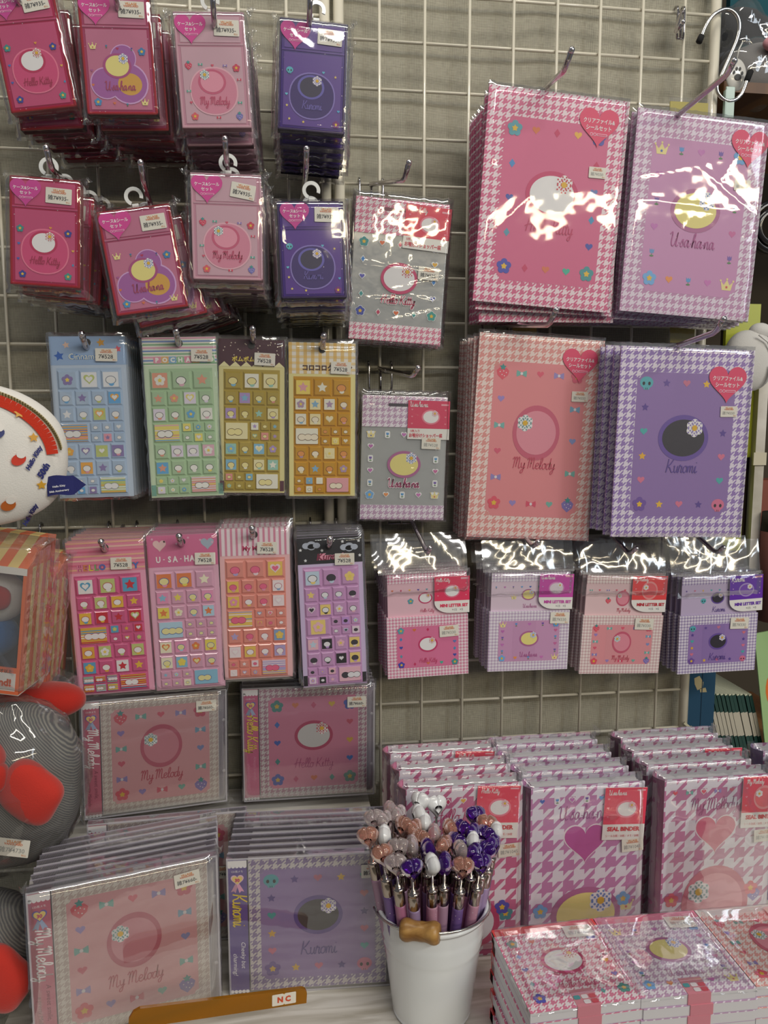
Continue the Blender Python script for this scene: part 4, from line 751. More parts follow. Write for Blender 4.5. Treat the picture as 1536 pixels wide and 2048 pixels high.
    lb = lambda i: f'{word} mini letter set under clear bag header, {place(i, nst)}'
    tag(root, lb(0), 'letter set', 'mini letter sets in the bottom right row')
    for i in range(1, nst): copy_tree(root, jit(m, -.0006 * i + random.uniform(-.0008, .0008), .0105 * i, .0006 * i + random.uniform(-.001, .001), random.uniform(-.01, .01)), lb(i), skip=('price_sticker',) + (('bag_header',) if i % 2 else ()))
for tp, el, lab in (((860, 1096), (855, 1107), 'pink'), ((1076, 1084), (1066, 1094), 'lilac pink'), ((1273, 1097), (1258, 1108), 'blush'), ((1447, 1095), (1433, 1106), 'lavender')):
    t = P(*tp, -.1); e = P(*el, -.084); hook((t.x - .016 - (tp[0] - 860) * .00004, 0, -.55 if tp[0] < 900 else -.55), t, f'short chrome hook holding the {lab} mini letter sets', elbow=e, wide=.034)
t = P(1366, 44, -.04); hook((P(1356, 66, 0).x, 0, -.0), t, 'empty chrome hook at the top right of the grid', elbow=t + Vector((-.002, .012, -.006)), r=.0024, wide=.008)

# ================================================================== memo pads in CD cases
def jewel(root, w, h, kd, seed, ptxt, spine=True):
    """clear case (origin top centre of its front), printed booklet, spine strip, pages"""
    th = .0088; e = .0016
    b = B(); b.box(-w / 2, w / 2, 0, .0003, -h, 0, 'film_flat'); b.box(-w / 2, w / 2, th - .0015, th, -h, 0, 'jewel', '#c9c4d0'); b.box(-w / 2, w / 2, .0003, th - .0015, -.0004, 0, 'film_flat')
    for x0, x1, z0, z1 in ((-w / 2, w / 2, -e, 0), (-w / 2, w / 2, -h, -h + e), (w / 2 - e, w / 2, -h, 0), (-w / 2, -w / 2 + e, -h, 0)): b.box(x0, x1, -.0002, .0009, z0, z1, 'jewel', '#f4f2f8', .0003); b.box(x0, x1, th - .0014, th + .0002, z0, z1, 'jewel', '#e4e0ea', .0003)
    for z in (-.27, -.72): b.lathe([(0, -.0004), (.0016, -.0004), (.0018, .0)], 'jewel', '#f4f2f6', 12, (w / 2 - .0035, 0, h * z), 'y')
    b.build('clear_case', root)
    sw = w * .112
    b = B(); b.box(-w / 2 + sw + .002, w / 2 - .0085, .0012, .0056, -h + .003, -.002, 'matte', '#e9e6ea'); b.build('memo_pages', root)
    x0, x1 = -w / 2 + sw + .0025, w / 2 - .009; cx, cw = (x0 + x1) / 2, x1 - x0; z0, z1 = -h + .0035, -.0025; cz, ch = (z0 + z1) / 2, z1 - z0
    b = B(); b.Y = .0011; b.box(x0, x1, .0009, .0012, z0, z1, 'hc_' + kd); b.Y = .0008
    b.art(notch(cx, cz, cw * .84, ch * .84, cw * .03), 0, {'M': '#edaab2', 'K': '#f092b6', 'R': '#a488c4'}[kd]); ring(b, kd, cw * .68, ch * .68, cx, cz, cw * .033, 1, FSK if kd == 'K' else None)
    emblem(b, kd, cx, cz + ch * .06, cw * .18, 2); script(b, NM[kd], cx, cz - ch * .2, cw * (.36 if kd != 'R' else .27), 2, FS[kd][6] if kd != 'K' else '#d05a94', .15); b.build('printed_cover', root)
    c1, c2, c3 = {'M': ('#e0708e', '#fbf2f4', '#8a3550'), 'K': ('#ee6fa2', '#f2d848', '#e892b4'), 'R': ('#6c52ae', '#e6c84a', '#f4f0f8')}[kd]
    b = B(); b.Y = .0004; xs = -w / 2 + sw / 2 + .001; b.box(xs - sw / 2, xs + sw / 2, .0004, .0008, z0, z1 + .001, 'card', c1)
    b.art(rrect(xs, z1 - ch * .018, sw, ch * .042, .0002, 1), 1, '#f2eef0')
    for k in range(5): b.art(ell(xs + (k - 2) * sw * .2, z1 - ch * .04, sw * .1, n=12), 1 + .1 * k, '#f2eef0'); b.art(ell(xs + (k - 2) * sw * .2, -h + .0035, sw * .1, n=12), 1 + .1 * k, '#f2eef0')
    hz = z1 - ch * .145
    for sg in (-1, 1): b.art([(xs + sg * sw * .05, hz - sw * .1), (xs + sg * sw * .35, hz - sw * .65), (xs + sg * sw * .2, hz - sw * .6), (xs + sg * sw * .1, hz - sw * .72), (xs - sg * sw * .05, hz - sw * .2)], 1 + .2 * sg, '#a8b8dc' if kd != 'R' else '#eaa6c8')
    b.art(heart(xs, hz, sw * .36), 2, '#6f62b4' if kd != 'R' else '#efc6dc'); b.art(heart(xs, hz, sw * .29), 3, '#f0d27a'); text(b, '30', xs, hz + sw * .02, sw * .2, 4, '#c03a78', off=.04)
    text(b, 'CD風メモ', xs, hz + sw * .5, sw * .12, 2, '#f4eef2')
    script(b, NM[kd], xs + sw * .04, z1 - ch * (.40 if kd != 'R' else .37), ch * (.34 if kd != 'R' else .25), 2, c2, .2, rot=-PI / 2)
    tx = {'M': ('A sweet smile,', 'a pretty Melody.'), 'K': ('Always friendly,', 'always cheerful!'), 'R': ('Cheeky but', 'charming!')}[kd]
    for q, s_ in enumerate(tx): text(b, s_, xs + sw * (.2 - .42 * q), z1 - ch * (.72 + .07 * q), sw * (.26 if kd != 'R' else .3), 2, c3, rot=-PI / 2, shear=.25, maxw=ch * .3)
    o = b.build('spine_strip', root); tag(o, 'vertical printed strip down the left edge')
    price(root, *ptxt, '雑7¥660-', -.0006, .021)
FSK = FS['K'][:2] + ([('f', '#4a9a98'), ('h', '#ee8a5a'), ('d', '#e05a8a'), ('h', '#f2c84a'), ('f', '#4a6ad0')], [('f', '#4a62c8'), ('d', '#e0508a'), ('h', '#ee7a4a'), ('d', '#4aa8a0'), ('f', '#4a9a90')], [('d', '#3a80d8'), ('h', '#3a6ad0'), ('d', '#4aa0a0')], [('h', '#e05a7a'), ('h', '#f0c040'), ('h', '#3a80d8')])
def mk(tlw, xdir, zdir, w):
    X = Vector(xdir).normalized(); Z = Vector(zdir); Z = (Z - X * Z.dot(X)).normalized(); Y = Z.cross(X); m = Matrix((X, Y, Z)).transposed().to_4x4(); m.translation = Vector(tlw) + X * w / 2; return m
cds = [('R', Vector((-.1662, -.2505, -.8353)), (1, -.045, 0), (0, -.01, 1), .1475, .1295, 8, .0100, 'lower right', 'purple', (.0525 / .1475 * .1475 + .001, -.0175, .0), 0),
       ('M', Pz(50, 1788, -.828), Pz(437, 1710, -.828) - Pz(50, 1788, -.828), (0, .0, 1), .1490, .1365, 8, .0098, 'lower left', 'pale pink', (.049, -.0155, .09), 0),
       ('K', P(483, 1377, -.062), (1, -.0, -.004), (0, -.03, 1), .1465, .1330, 5, .0105, 'upper right', 'bright pink', (.053, -.021, .0), 1),
       ('M', P(161, 1404, -.092), P(447, 1378, -.066) - P(161, 1404, -.092), (.03, -.02, 1), .1475, .1300, 6, .0105, 'upper left', 'pale pink', (.052, -.017, .0), 1)]
for ci, (kd, tlw, xd, zd, w, h, n, pitch, pos, word, pr, up) in enumerate(cds):
    m = mk(tlw, xd, zd, w); root = empty('cd_case_memo', m); jewel(root, w, h, kd, ci, pr)
    if ci != 0: bag(root, w, h, .0088, ci + 200, 'film_flat', ci in (1, 3), 0, .0004, 24, 24, mx=.002, mb=.001)
    lb = lambda i: f'{word} memo pad in clear CD case, {pos} row, {place(i, n)}'
    tag(root, lb(0), 'memo case', 'CD case memo pads')
    for i in range(1, n):
        d = m.to_3x3() @ Vector((0, pitch * i, 0))
        j = Vector((random.uniform(-.001, .001), 0, random.uniform(-.0006, .0006) if not up else .0005 * i)) + (Vector((.0015 * i if ci == 1 else 0, 0, 0)))
        copy_tree(root, jit(m, d.x + j.x, d.y + j.y, d.z * 0 + j.z, random.uniform(-.006, .006), 0), lb(i), skip=('price_sticker', 'plastic_bag'))
q_ = Pz(168, 1660, -.834); m = mk(Vector((q_.x, -.178, -.834)), (1, .05, 0), (0, .02, 1), .147); root = empty('cd_case_memo', m); jewel(root, .147, .13, 'M', 9, (.05, -.06, 0))
tag(root, 'pale pink memo pad in clear CD case, standing low between the two left rows', 'memo case', 'CD case memo pads')

# ================================================================== sticker binders standing in rows
def binder(root, w, h, t, kd, seed, detail=True):
    cov = {'K': '#d97fa8', 'U': '#c98cc0', 'M': '#cf8cb4', 'R': '#a890d0'}[kd]; hb = 'hb_' + (kd if kd != 'R' else 'U')
    b = B(); b.box(-w / 2 + .004, w / 2, 0, .0018, -h, 0, hb); b.box(-w / 2 + .004, w / 2, t - .0018, t, -h, 0, hb)
    prof = [(-w / 2 + .004 - .0065 * math.sin(PI * k / 8), t * (k / 8)) for k in range(9)]; vs = [(x, y, z) for x, y in prof for z in (-h, 0)] + [(x + .0016, y, z) for x, y in prof for z in (-h, 0)]
    b.mesh(vs, [(2 * k, 2 * k + 1, 2 * k + 3, 2 * k + 2) for k in range(8)] + [(18 + 2 * k, 18 + 2 * k + 1, 18 + 2 * k + 3, 18 + 2 * k + 2) for k in range(8)] + [(2 * k + 1, 2 * k + 3, 18 + 2 * k + 3, 18 + 2 * k + 1) for k in range(8)], 'card', cov); b.build('cover', root)
    b = B()
    for k in range(7): y = .0035 + (t - .007) * k / 7; b.box(-w / 2 + .008, w / 2 - .003, y, y + (t - .007) / 7 * .72, -h + .002, -.002 - (.0008 if k % 2 else 0), 'card', ('#d8d6da', '#e8e6ea')[k % 2])
    b.build('pages', root)
    b = B(); b.Y = -.0001
    b.art(heart(.0, -h * .36, w * .2, 48), 0, '#f2e6ee'); b.art(heart(0, -h * .36, w * .187, 48), 1, {'K': '#d85a8c', 'U': '#c25aa4', 'M': '#dc5c80', 'R': '#8a60b8'}[kd])
    script(b, NM[kd], -w * .02, -h * .17, w * .42, 1, {'K': '#d0487c', 'U': '#a85a98', 'M': '#b85a94', 'R': '#6a50a0'}[kd], .12)
    for k, (kk, c) in enumerate((FS[kd][2] + FS[kd][2])[:6]): motif(b, kk if kk not in 'ckwf' else 'h', (-.37 + k * .125) * w, -h * .085, w * .022, c, 1, '#f2e8f2' if kk in 'hdt' else None)
    emblem(b, kd, .02 * w, -h * .8, w * .3, 2); 
    for sg, q in ((-1, 0), (1, 1)): kk, c = FS[kd][3][-q]; motif(b, kk, sg * w * .37, -h * .76, w * .035, c, 1)
    motif(b, 'f' if kd == 'K' else FS[kd][3][0][0], w * .34, -h * .72, w * .035, FS[kd][3][0][1], 2); b.build('printed_motifs', root)
def headcard(root, kd, lw, x, z, rot=0):
    lh = lw * 1.24; b = B(); b.box(-lw / 2, lw / 2, 0, .0005, -lh, 0, 'card', '#f3f0ec'); b.Y = -.0001
    b.art([(-lw / 2, -lh * .7), (lw / 2, -lh * .7), (lw / 2, 0), (-lw / 2, 0)], 0, '#ee4560'); script(b, NM[kd], -lw * .2, -lh * .1, lw * .42, 1, '#fbf4f4', .2); b.art(rrect(lw * .36, -lh * .05, lw * .2, lh * .03, .0002, 1), 1, '#f6b0bc')
    emblem(b, kd, lw * .04, -lh * .41, lw * .26, 1, ('#f4849a', '#f4f2f2', '#e8708a') if kd != 'M' else ('#f49aa0', '#f06c76', '#f6f2f2'))
    for k in range(3):
        for sg in (-1, 1): motif(b, 'h', sg * lw * .4, -lh * (.22 + .17 * k), lw * .03, '#f491a4', 1)
    text(b, 'SEAL BINDER', 0, -lh * .79, lh * .085, 1, '#d8303e', off=.05, maxw=lw * .86); text(b, 'シール台紙 / 20枚 / メモ / 20枚', -lw * .02, -lh * .92, lh * .05, 1, '#d8505e', maxw=lw * .8)
    o = b.build('header_label', root); o.location = (x, -.0022, z); o.rotation_euler = (0, rot, 0); tag(o, 'red label card reading SEAL BINDER')
sh_z = -.965; bt = .0255
cols = [('K', P(803, 1580, -.226), .1145, 3, 'hot pink', (0, .018)), ('U', P(1054, 1578, -.226), .1165, 4, 'mauve', (.006, .02)), ('M', P(1322, 1562, -.226), .1165, 4, 'pink and lilac', (.008, .02)), ('R', P(1560, 1530, -.19), .1165, 2, 'violet', (.0, .02))]
for bi, (kd, tlw, w, n, word, (sx, sy)) in enumerate(cols):
    h = tlw.z - sh_z; m = mk(tlw, (1, .0, 0), (0, .012, 1), w); root = empty('sticker_binder', m); binder(root, w, h, bt - .004, kd, bi)
    if kd != 'R': headcard(root, kd, w * .36, w * {'K': .3, 'U': .335, 'M': .4}[kd], -.001 if kd != 'U' else -.004, {'K': .06, 'U': .05, 'M': .02}[kd])
    price(root, w * {'K': .39, 'U': .4, 'M': .43, 'R': .3}[kd], -h * .38, .05, '雑7¥1045', -.0024, .0215, True)
    bag(root, w, h, bt - .004, bi + 250, 'film_crisp', True, .001, .0012, 34, 40, mx=.003, mb=-.002)
    lb = lambda i: f'{word} houndstooth sticker binder in clear wrap, {place(i, n)} of its row'
    tag(root, lb(0), 'binder', 'sticker binders on the counter')
    for i in range(1, n):
        mm = jit(m, -.0015 * i + random.uniform(-.002, .002) + (.004 if (i == 3 and kd == 'M') else 0), (.0325 if kd != 'K' else .038) * i, 0, 0)
        copy_tree(root, mm, lb(i), skip=('price_sticker', 'printed_motifs') + (() if i == 2 and kd in 'KM' else ('header_label',)))

# ================================================================== stacked memo pads in front
def quad(z, pts): return [Pz(*p, z) for p in pts]
zt = -.885
pads = [('K', [(983, 1862), (1185, 1838), (1060, 2030)], '#ef4a4a', 'pink'), ('U', [(1187, 1838), (1387, 1822), (1292, 1999)], '#ee86a6', 'lilac'), ('M', [(1389, 1822), (1585, 1806), (1507, 1976)], '#f4efec', 'blush')]
for pi_, (kd, q, edge, word) in enumerate(pads):
    a, b_, c_ = quad(zt, q); X = (b_ - a); w = X.length; X.normalize(); dz = (a - c_); dp = dz.length * .985; Zv = Vector((-X.y, X.x, 0)); Y = Vector((0, 0, -1))
    m = Matrix((X, Y, Zv)).transposed().to_4x4(); m.translation = (a + b_) / 2     # local y points down into the stack
    if m.determinant() < 0: raise SystemExit('frame')
    th = .0088; n = 9; root = empty('memo_pad', m)
    b = B(); b.box(-w / 2, w / 2, .0006, th - .0008, -dp, -.001, 'matte', '#dcdade'); b.build('pages', root)
    b = B(); b.box(-w / 2, w / 2, 0, .0006, -dp, 0, 'hd_' + kd); b.box(-w / 2, w / 2, th - .0008, th - .0001, -dp, 0, 'card', '#c8b4cc'); b.box(-w / 2, w / 2, -.0002, th, -dp * .085, .0004, 'card', edge)
    b.Y = -.0001; fs = FS[kd] if kd != 'K' else FS['K'][:2] + ([('f', '#5aa8a0'), ('h', '#ee6a4a'), ('d', '#d0486c'), ('h', '#e05a80'), ('f', '#4a62c8')], [('f', '#4a52c0'), ('d', '#d86a8a'), ('h', '#ee7a4a'), ('d', '#4aa8a0'), ('f', '#4a9a90')], [('d', '#4a90d8'), ('h', '#4a56b8'), ('d', '#4aa0a0')], [('h', '#e05a7a'), ('h', '#f0c040'), ('h', '#3a80d8')])
    ring(b, kd, w * .74, dp * .66, 0, -dp * .54, w * .03, 1, fs); emblem(b, kd, 0, -dp * .48, w * .2, 2); script(b, NM[kd], 0, -dp * .76, w * .32, 2, '#b05a94' if kd != 'K' else '#c8406c', .1)
    b.build('printed_cover', root)
    price(root, w * .28, -dp * .16, -.05, '雑7¥462', -.0018, .024, True)
    o = bag(root, w, dp, th * .6, pi_ + 300, 'film', False, 0, .0006, 34, 34, mx=.0005, mb=.0005)
    b = B(); 
    for k in range(6): b.box(-.009, .009, -.0004, th * .95 if k == 0 else -.0003, -dp - .0008, -dp + (.016 if k == 0 else -.0004), 'ink', '#d98a98') if k == 0 else b.art(rrect((-.006 + (k % 3) * .006), -dp + .003 + .005 * (k // 3), .005, .004, .001, 2), 6, ('#3f9aa0', '#e8e0e4', '#d04a5a')[k % 3])
    o = b.build('tape', root); tag(o, 'patterned tape folded over the front edge')
    lb = lambda i: f'{word} houndstooth memo pad, ' + ('topmost of its stack' if i == 0 else ('lowest of its stack' if i == n - 1 else f'{ORD[i]} from the top of its stack'))
    tag(root, lb(0), 'memo pad', 'stacked houndstooth memo pads')
    for i in range(1, n): copy_tree(root, jit(m, random.uniform(-.0008, .0008) + (.0012 if i % 2 else 0), random.uniform(-.001, .0006), -th * i, 0), lb(i), skip=('price_sticker', 'plastic_bag', 'printed_cover') if False else ('price_sticker', 'plastic_bag'))

# ================================================================== white bucket of pens
bc = Vector((.008, -.286, -.965)); R0, R1, BH = .0335, .0455, .0990
root = empty('pen_bucket', Matrix.Translation(bc)); tag(root, 'white metal bucket full of jewel-topped pens with a wooden grip', 'bucket')
b = B(); rr = lambda t: R0 + (R1 - R0) * t; prof = [(0, .001), (R0 - .002, .001), (R0, .003)]
for k in range(25): t = k / 24; z = .003 + (BH - .004) * t; prof.append((rr(t) + (.0009 if .68 < t < .72 or .76 < t < .8 else 0), z))
prof += [(R1 + .0016, BH - .002), (R1 + .0022, BH), (R1 + .0012, BH + .0016), (R1 - .0008, BH + .001)] + [(rr(t) - .0014, .003 + (BH - .004) * t) for t in (1, .6, .2, .02)] + [(0, .0035)]
b.lathe(prof, 'gloss', '#eef2f4', 72); b.build('bucket_body', root)
hp = []; hang = Vector((-.014, -R1 - .0075, BH - .006))
eL, eR = Vector((-R1 - .002, .004, BH - .004)), Vector((R1 + .002, .004, BH - .004))
for k in range(33):
    t = k / 32; a = PI * t; x = -math.cos(a) * (R1 + .004); y = .004 - math.sin(a) * (R1 + .007); z = BH - .004 + math.sin(a) * .009; hp.append((x, y, z))
b = B(); b.tube(hp, .0011, 'metal', '#c4c2be', 8); wh_ = b.build('wire_handle', root)
gx = [(-.0118 + 0, 0)]; k0, k1 = 9, 15; A, Bq = Vector(hp[k0]), Vector(hp[k1]); dr = (Bq - A).normalized(); A = A - dr * .001; Bq = Bq + dr * .001
gp = [A.lerp(Bq, k / 16) for k in range(17)]; b = B(); b.tube(gp, .006, 'grip_wood', n=20, rad=[q * 1.35 for q in (.0052, .0062, .0066, .0065, .0061, .0057, .0055, .0055, .0056, .0056, .0055, .0057, .0061, .0065, .0066, .0062, .0052)]); o = b.build('wooden_grip', wh_); tag(o, 'turned brown wooden grip')
for sg in (-1, 1):
    b = B(); b.lathe([(0, -.0006), (.006, -.0006), (.0062, .0004), (0, .0006)], 'gloss', '#e8ecee', 20, (sg * (R1 + .0012), .004, BH - .004), 'x'); b.build('handle_ear', root)
def heartmesh(b, s_, c, col, mat):
    n, lv = 28, [(0.0, 1.0), (.35, .95), (.7, .78), (.92, .42), (1.0, .0)]
    for sg in (-1, 1):
        vs = [(c[0], c[1] + sg * s_ * .52, c[2])]
        for f, d in lv[1:]:
            vs += [(c[0] + (p[0]), c[1] + sg * s_ * .52 * d, c[2] + p[1]) for p in [(q[0] * f, q[1] * f) for q in gemheart(s_, n)]]
        fs = [(0, 1 + k, 1 + (k + 1) % n) for k in range(n)] + [(1 + r * n + k, 1 + r * n + (k + 1) % n, 1 + (r + 1) * n + (k + 1) % n, 1 + (r + 1) * n + k) for r in range(len(lv) - 2) for k in range(n)]
        b.mesh(vs, fs, mat, col)
def gemheart(s_, n=28):
    return [(p[0] * .92, p[1] * 1.08 + (s_ * .3 * math.exp(-(p[0] / (s_ * .3)) ** 2) if p[1] > 0 else 0)) for p in heart(0, 0, s_, n)]
PC = {'w': ('#e9eaec', 'milky white'), 'c': ('#fbe8e8', 'clear pink'), 's': ('#ffb8a0', 'salmon'), 'p': ('#5a1aa4', 'deep purple')}
PXY = {}
pens = [(841, 1608, 'w', 1), (873, 1615, 'w', 0), (838, 1634, 'w', 2), (850, 1652, 'w', 2), (750, 1643, 'c', 0), (770, 1648, 'c', 1), (782, 1627, 'c', 2), (797, 1636, 'c', 1), (737, 1678, 's', 0), (770, 1676, 'w', 2), (809, 1657, 's', 1), (829, 1664, 's', 1), (842, 1683, 's', 1), (868, 1674, 'c', 2), (899, 1664, 's', 2),
        (950, 1636, 'p', 0), (922, 1664, 'p', 1), (944, 1671, 'p', 1), (972, 1653, 's', 0), (991, 1669, 'w', 2), (971, 1676, 'p', 1), (984, 1694, 'p', 1), (913, 1690, 'p', 1), (945, 1689, 'w', 2), (920, 1706, 'c', 2), (888, 1697, 's', 1), (855, 1703, 'p', 2), (824, 1697, 'c', 2), (798, 1700, 'c', 0),
        (765, 1713, 's', 0), (792, 1732, 'c', 0), (824, 1742, 'p', 0), (865, 1734, 'w', 2), (890, 1731, 'p', 2), (925, 1738, 's', 0), (947, 1711, 'p', 1), (970, 1706, 'p', 1), (961, 1731, 'p', 0)]
bodies = ['#c982a8', '#b9a0cc', '#e2a8c2', '#c8a0bc', '#8a6ab0']
for k, (px, py, pc, turn) in enumerate(pens):
    f = (1745 - py) / 140; y = -.326 + .072 * f; hd = P(px, py, y)
    foot = Vector((bc.x + (hd.x - bc.x) * .52, bc.y + (hd.y - bc.y) * .42, bc.z + .006)); rad = math.hypot(foot.x - bc.x, foot.y - bc.y)
    if rad > R0 - .007: q = (R0 - .007) / rad; foot = Vector((bc.x + (foot.x - bc.x) * q, bc.y + (foot.y - bc.y) * q, foot.z))
    ax = (hd - foot); L = ax.length; ax.normalize(); X = ax.cross(Vector((0, 1, 0))).normalized() * 1; Yv = ax.cross(X); m = Matrix((X, Yv, ax)).transposed().to_4x4() @ Matrix.Rotation({0: .15, 1: .8, 2: 1.4}[turn] * (1 if k % 2 else -1), 4, 'Z'); m.translation = foot
    root = empty('jewel_pen', m); hs = .0108; bl = L - .0235
    where = ('left' if px < 800 else 'right' if px > 930 else 'middle') + ' ' + ('back' if py < 1665 else 'front' if py > 1720 else 'centre')
    tag(root, f'{PC[pc][1]} heart-topped pen at the {where} of the bucket, pen near ' , 'pen', 'jewel-topped pens in the bucket'); PXY[root] = (px, py, pc)
    b = B(); b.lathe([(0, 0), (.0028, .0), (.0047, .004), (.0047, bl - .014), (.0047, bl - .012), (0, bl - .012)], 'plastic' if k % 3 else 'plastic_plain', bodies[k % 5], 16); b.build('barrel', root)
    b = B(); b.lathe([(.0044, bl - .013), (.0046, bl - .0125), (.0046, bl - .001), (.0043, bl), (.0043, bl + .0012), (.0048, bl + .0018), (.0048, bl + .0032), (.004, bl + .0038), (.0026, bl + .0042), (.0026, bl + .006), (.0011, bl + .0066), (.0011, bl + .016), (0, bl + .016)], 'metal', '#b8aea6', 18); b.build('chrome_cap', root)
    if k % 4 == 0: b = B(); b.box(-.0014, .0014, -.0068, -.0058, bl - .045, bl - .004, 'metal', '#a8a4a4', .0004); b.box(-.0014, .0014, -.0062, -.0035, bl - .008, bl - .004, 'metal', '#a8a4a4'); b.build('clip', root)
    b = B(); heartmesh(b, hs, (0, 0, L), PC[pc][0], 'gem' if pc != 'w' else 'gloss'); b.build('heart_topper', root)
# every pen is named by its neighbour or place so that no two labels are the same
allp = list(PXY)
for pc in PC:
    g = sorted([o for o in allp if PXY[o][2] == pc], key=lambda o: PXY[o][1])
    rows = {'back': g[:len(g) // 3], 'middle': g[len(g) // 3:2 * len(g) // 3], 'front': g[2 * len(g) // 3:]}
    for rn, lst in rows.items():
        lst = sorted(lst, key=lambda o: PXY[o][0]); nn = len(lst)
        for i, o in enumerate(lst):
            rel = 'only one' if nn == 1 else 'leftmost' if i == 0 else 'rightmost' if i == nn - 1 else ['', 'second from left', 'third from left', 'fourth from left', 'fifth from left'][i]
            o['label'] = f'{PC[pc][1]} heart-topped pen, {rel} of that colour, {rn} rank'

# ================================================================== amber divider with its sticker
a = P(257, 2050, -.318); e = P(613, 2004, -.300); m, = (mk(a, e - a, (0, 0, 1), 0),); Lg = (e - a).length
root = empty('shelf_divider', m); tag(root, 'amber translucent plastic divider bar in front of the CD cases', 'divider')
b = B(); hh = .0125; pts = [(0, -.004), (0, hh * .35), (.003, hh * .8), (.008, hh)] + [(Lg - hh * .45 + hh * .45 * math.sin(t), hh * .55 + hh * .45 * math.cos(t)) for t in [PI / 2 * k / 6 for k in range(7)]] + [(Lg, -.001)]
n = len(pts); vs = [(x, yy, z) for yy in (0, .003) for x, z in pts]; b.mesh(vs, [tuple(range(n)), tuple(reversed(range(n, 2 * n)))] + [(i, (i + 1) % n, n + (i + 1) % n, n + i) for i in range(n)], 'amber', '#d09a2a', False); b.build('bar', root)
b = B(); b.art(rrect(0, 0, .0195, .0100, .0005, 1), 0, '#ece6da'); b.art([(-.001, .0051), (.001, .0051), (0, .0041)], 1, '#b07d18'); b.art([(-.001, -.0051), (.001, -.0051), (0, -.0041)], 1, '#b07d18'); text(b, 'N C', 0, 0, .0052, 2, '#d8502a', off=.05, sx=.95)
o = b.build('letter_sticker', root); o.location = (Lg * .865, -.0003, .0055); o.rotation_euler = (0, -.05, 0); tag(o, 'white sticker with red letters')

# ================================================================== left side: pouch, boxed toys, denim cushions
pc_ = P(-92, 914, -.205); m = Matrix.Translation(pc_) @ Matrix.Rotation(.25, 4, 'Z'); root = empty('round_pouch', m); tag(root, 'white round pouch with red zip hanging at the left edge', 'pouch')
rx, rz, ry = .088, .062, .026; b = B(); b.blob((0, 0, 0), (rx, ry, rz), 'cloth', '#efece6', 48, 32, .85, None, .03, 18, 2); b.build('pouch_body', root)
def onb(x, z, off=.0006):   # point on the pouch's front
    f = lambda t: abs(t) ** (2 / .85); v = max(0, 1 - f(x / rx) - f(z / rz)) ** (.85 / 2); return Vector((x, -ry * v - off - .0011, z))
def strip(b, x_z, wd, mat, col, off=.0006):
    for i in range(len(x_z) - 1):
        (xa, za), (xb, zb) = x_z[i], x_z[i + 1]; d = Vector((xb - xa, 0, zb - za)).normalized(); nn_ = Vector((-d.z, 0, d.x)) * wd / 2
        b.mesh([onb(xa, za, off) + nn_, onb(xb, zb, off) + nn_, onb(xb, zb, off) - nn_, onb(xa, za, off) - nn_], [(0, 1, 2, 3)], mat, col, False)
arc = [((rx * .86) * math.cos(t), (rz * .86) * math.sin(t)) for t in [math.radians(2 + 110 * k / 30) for k in range(31)]]
b = B(); strip(b, arc, .009, 'cloth', '#d8381e', .0022); zt_ = b.build('zip_tape', root)
arc2 = [((rx * .94) * math.cos(t), (rz * .95) * math.sin(t)) for t in [math.radians(6 + 106 * k / 60) for k in range(61)]]; b = B(); strip(b, arc2, .003, 'matte', '#d9c9a0', .0018)
for i in range(0, 60): p = onb(*arc2[i], .003); b.box(p.x - .0007, p.x + .0007, p.y, p.y + .001, p.z - .0013, p.z + .0013, 'metal', '#c8b070')
b.build('zip_teeth', zt_)
b = B(); rnd = random.Random(3)
spots = [(.035, .02, '#2a3478'), (.05, -.002, '#d8381e'), (.052, .036, '#dba030'), (.04, -.04, '#c86a2a'), (.018, -.015, '#2a3478'), (.03, .045, '#2a3478'), (.02, .028, '#d8381e'), (.062, .016, '#dba030'), (.012, -.05, '#9a3430'), (.066, -.024, '#e0a830')]
for x, z, c in spots:
    f = star if c in ('#dba030', '#e0a830') else ell; o_ = f(x, z, .0042) if f is star else ell(x, z, .006, .0045, 14, rnd.random()); b.mesh([onb(*p, .0012) for p in o_], [tuple(range(len(o_)))], 'ink', c, False)
    if f is ell: o_ = ell(x + .002, z + .004, .0035, .003, 12); b.mesh([onb(*p, .0016) for p in o_], [tuple(range(len(o_)))], 'ink', '#f0ece6', False)
for (bd, x, z, s_) in (('Hello Kitty', .062, -.001, .005), ('50th', .068, -.012, .006), ('Hello Kitty', .056, -.05, .005)):
    t_ = B(); text(t_, bd, 0, 0, s_, 0, '#2a2f74', rot=1.05, shear=.25, off=.06); vs = [(v[0] + x, v[2] + z) for v in t_.v]; b.mesh([onb(vx, vz, .0016) for vx, vz in vs], t_.f, 'ink', '#2a2f74', False)
b.build('printed_pattern', root)
b = B(); fx = rx * .84; q = []
for i in range(9):
    u = i / 8
    for v in (0, 1): q.append((fx + u * .021 - .004, -.016 - .003 * math.sin(u * 3), -.026 + (v - .5) * (.0165 if u < .6 else .0165) + u * .002 + .001 * math.sin(u * 5)))
b.mesh(q, [(2 * i, 2 * i + 1, 2 * i + 3, 2 * i + 2) for i in range(8)], 'cloth', '#262a6c', True); b.mesh([q[-2], q[-1], (q[-1][0] + .010, q[-1][1], (q[-1][2] + q[-2][2]) / 2)], [(0, 1, 2)], 'cloth', '#262a6c')
t_ = B(); text(t_, '50th Anniversary', fx + .0055, -.0295, .0022, 0, '#e8e8ee', rot=.12, off=.03, maxw=.016); text(t_, 'Hello Kitty', fx + .0055, -.0255, .0022, 0, '#e8e8ee', rot=.12, off=.03, maxw=.013)
b.mesh([(v[0], -.0198, v[2]) for v in t_.v], t_.f, 'ink', '#e8e8ee', False); o = b.build('flag_tag', root); tag(o, 'navy cloth flag tag with white lettering')

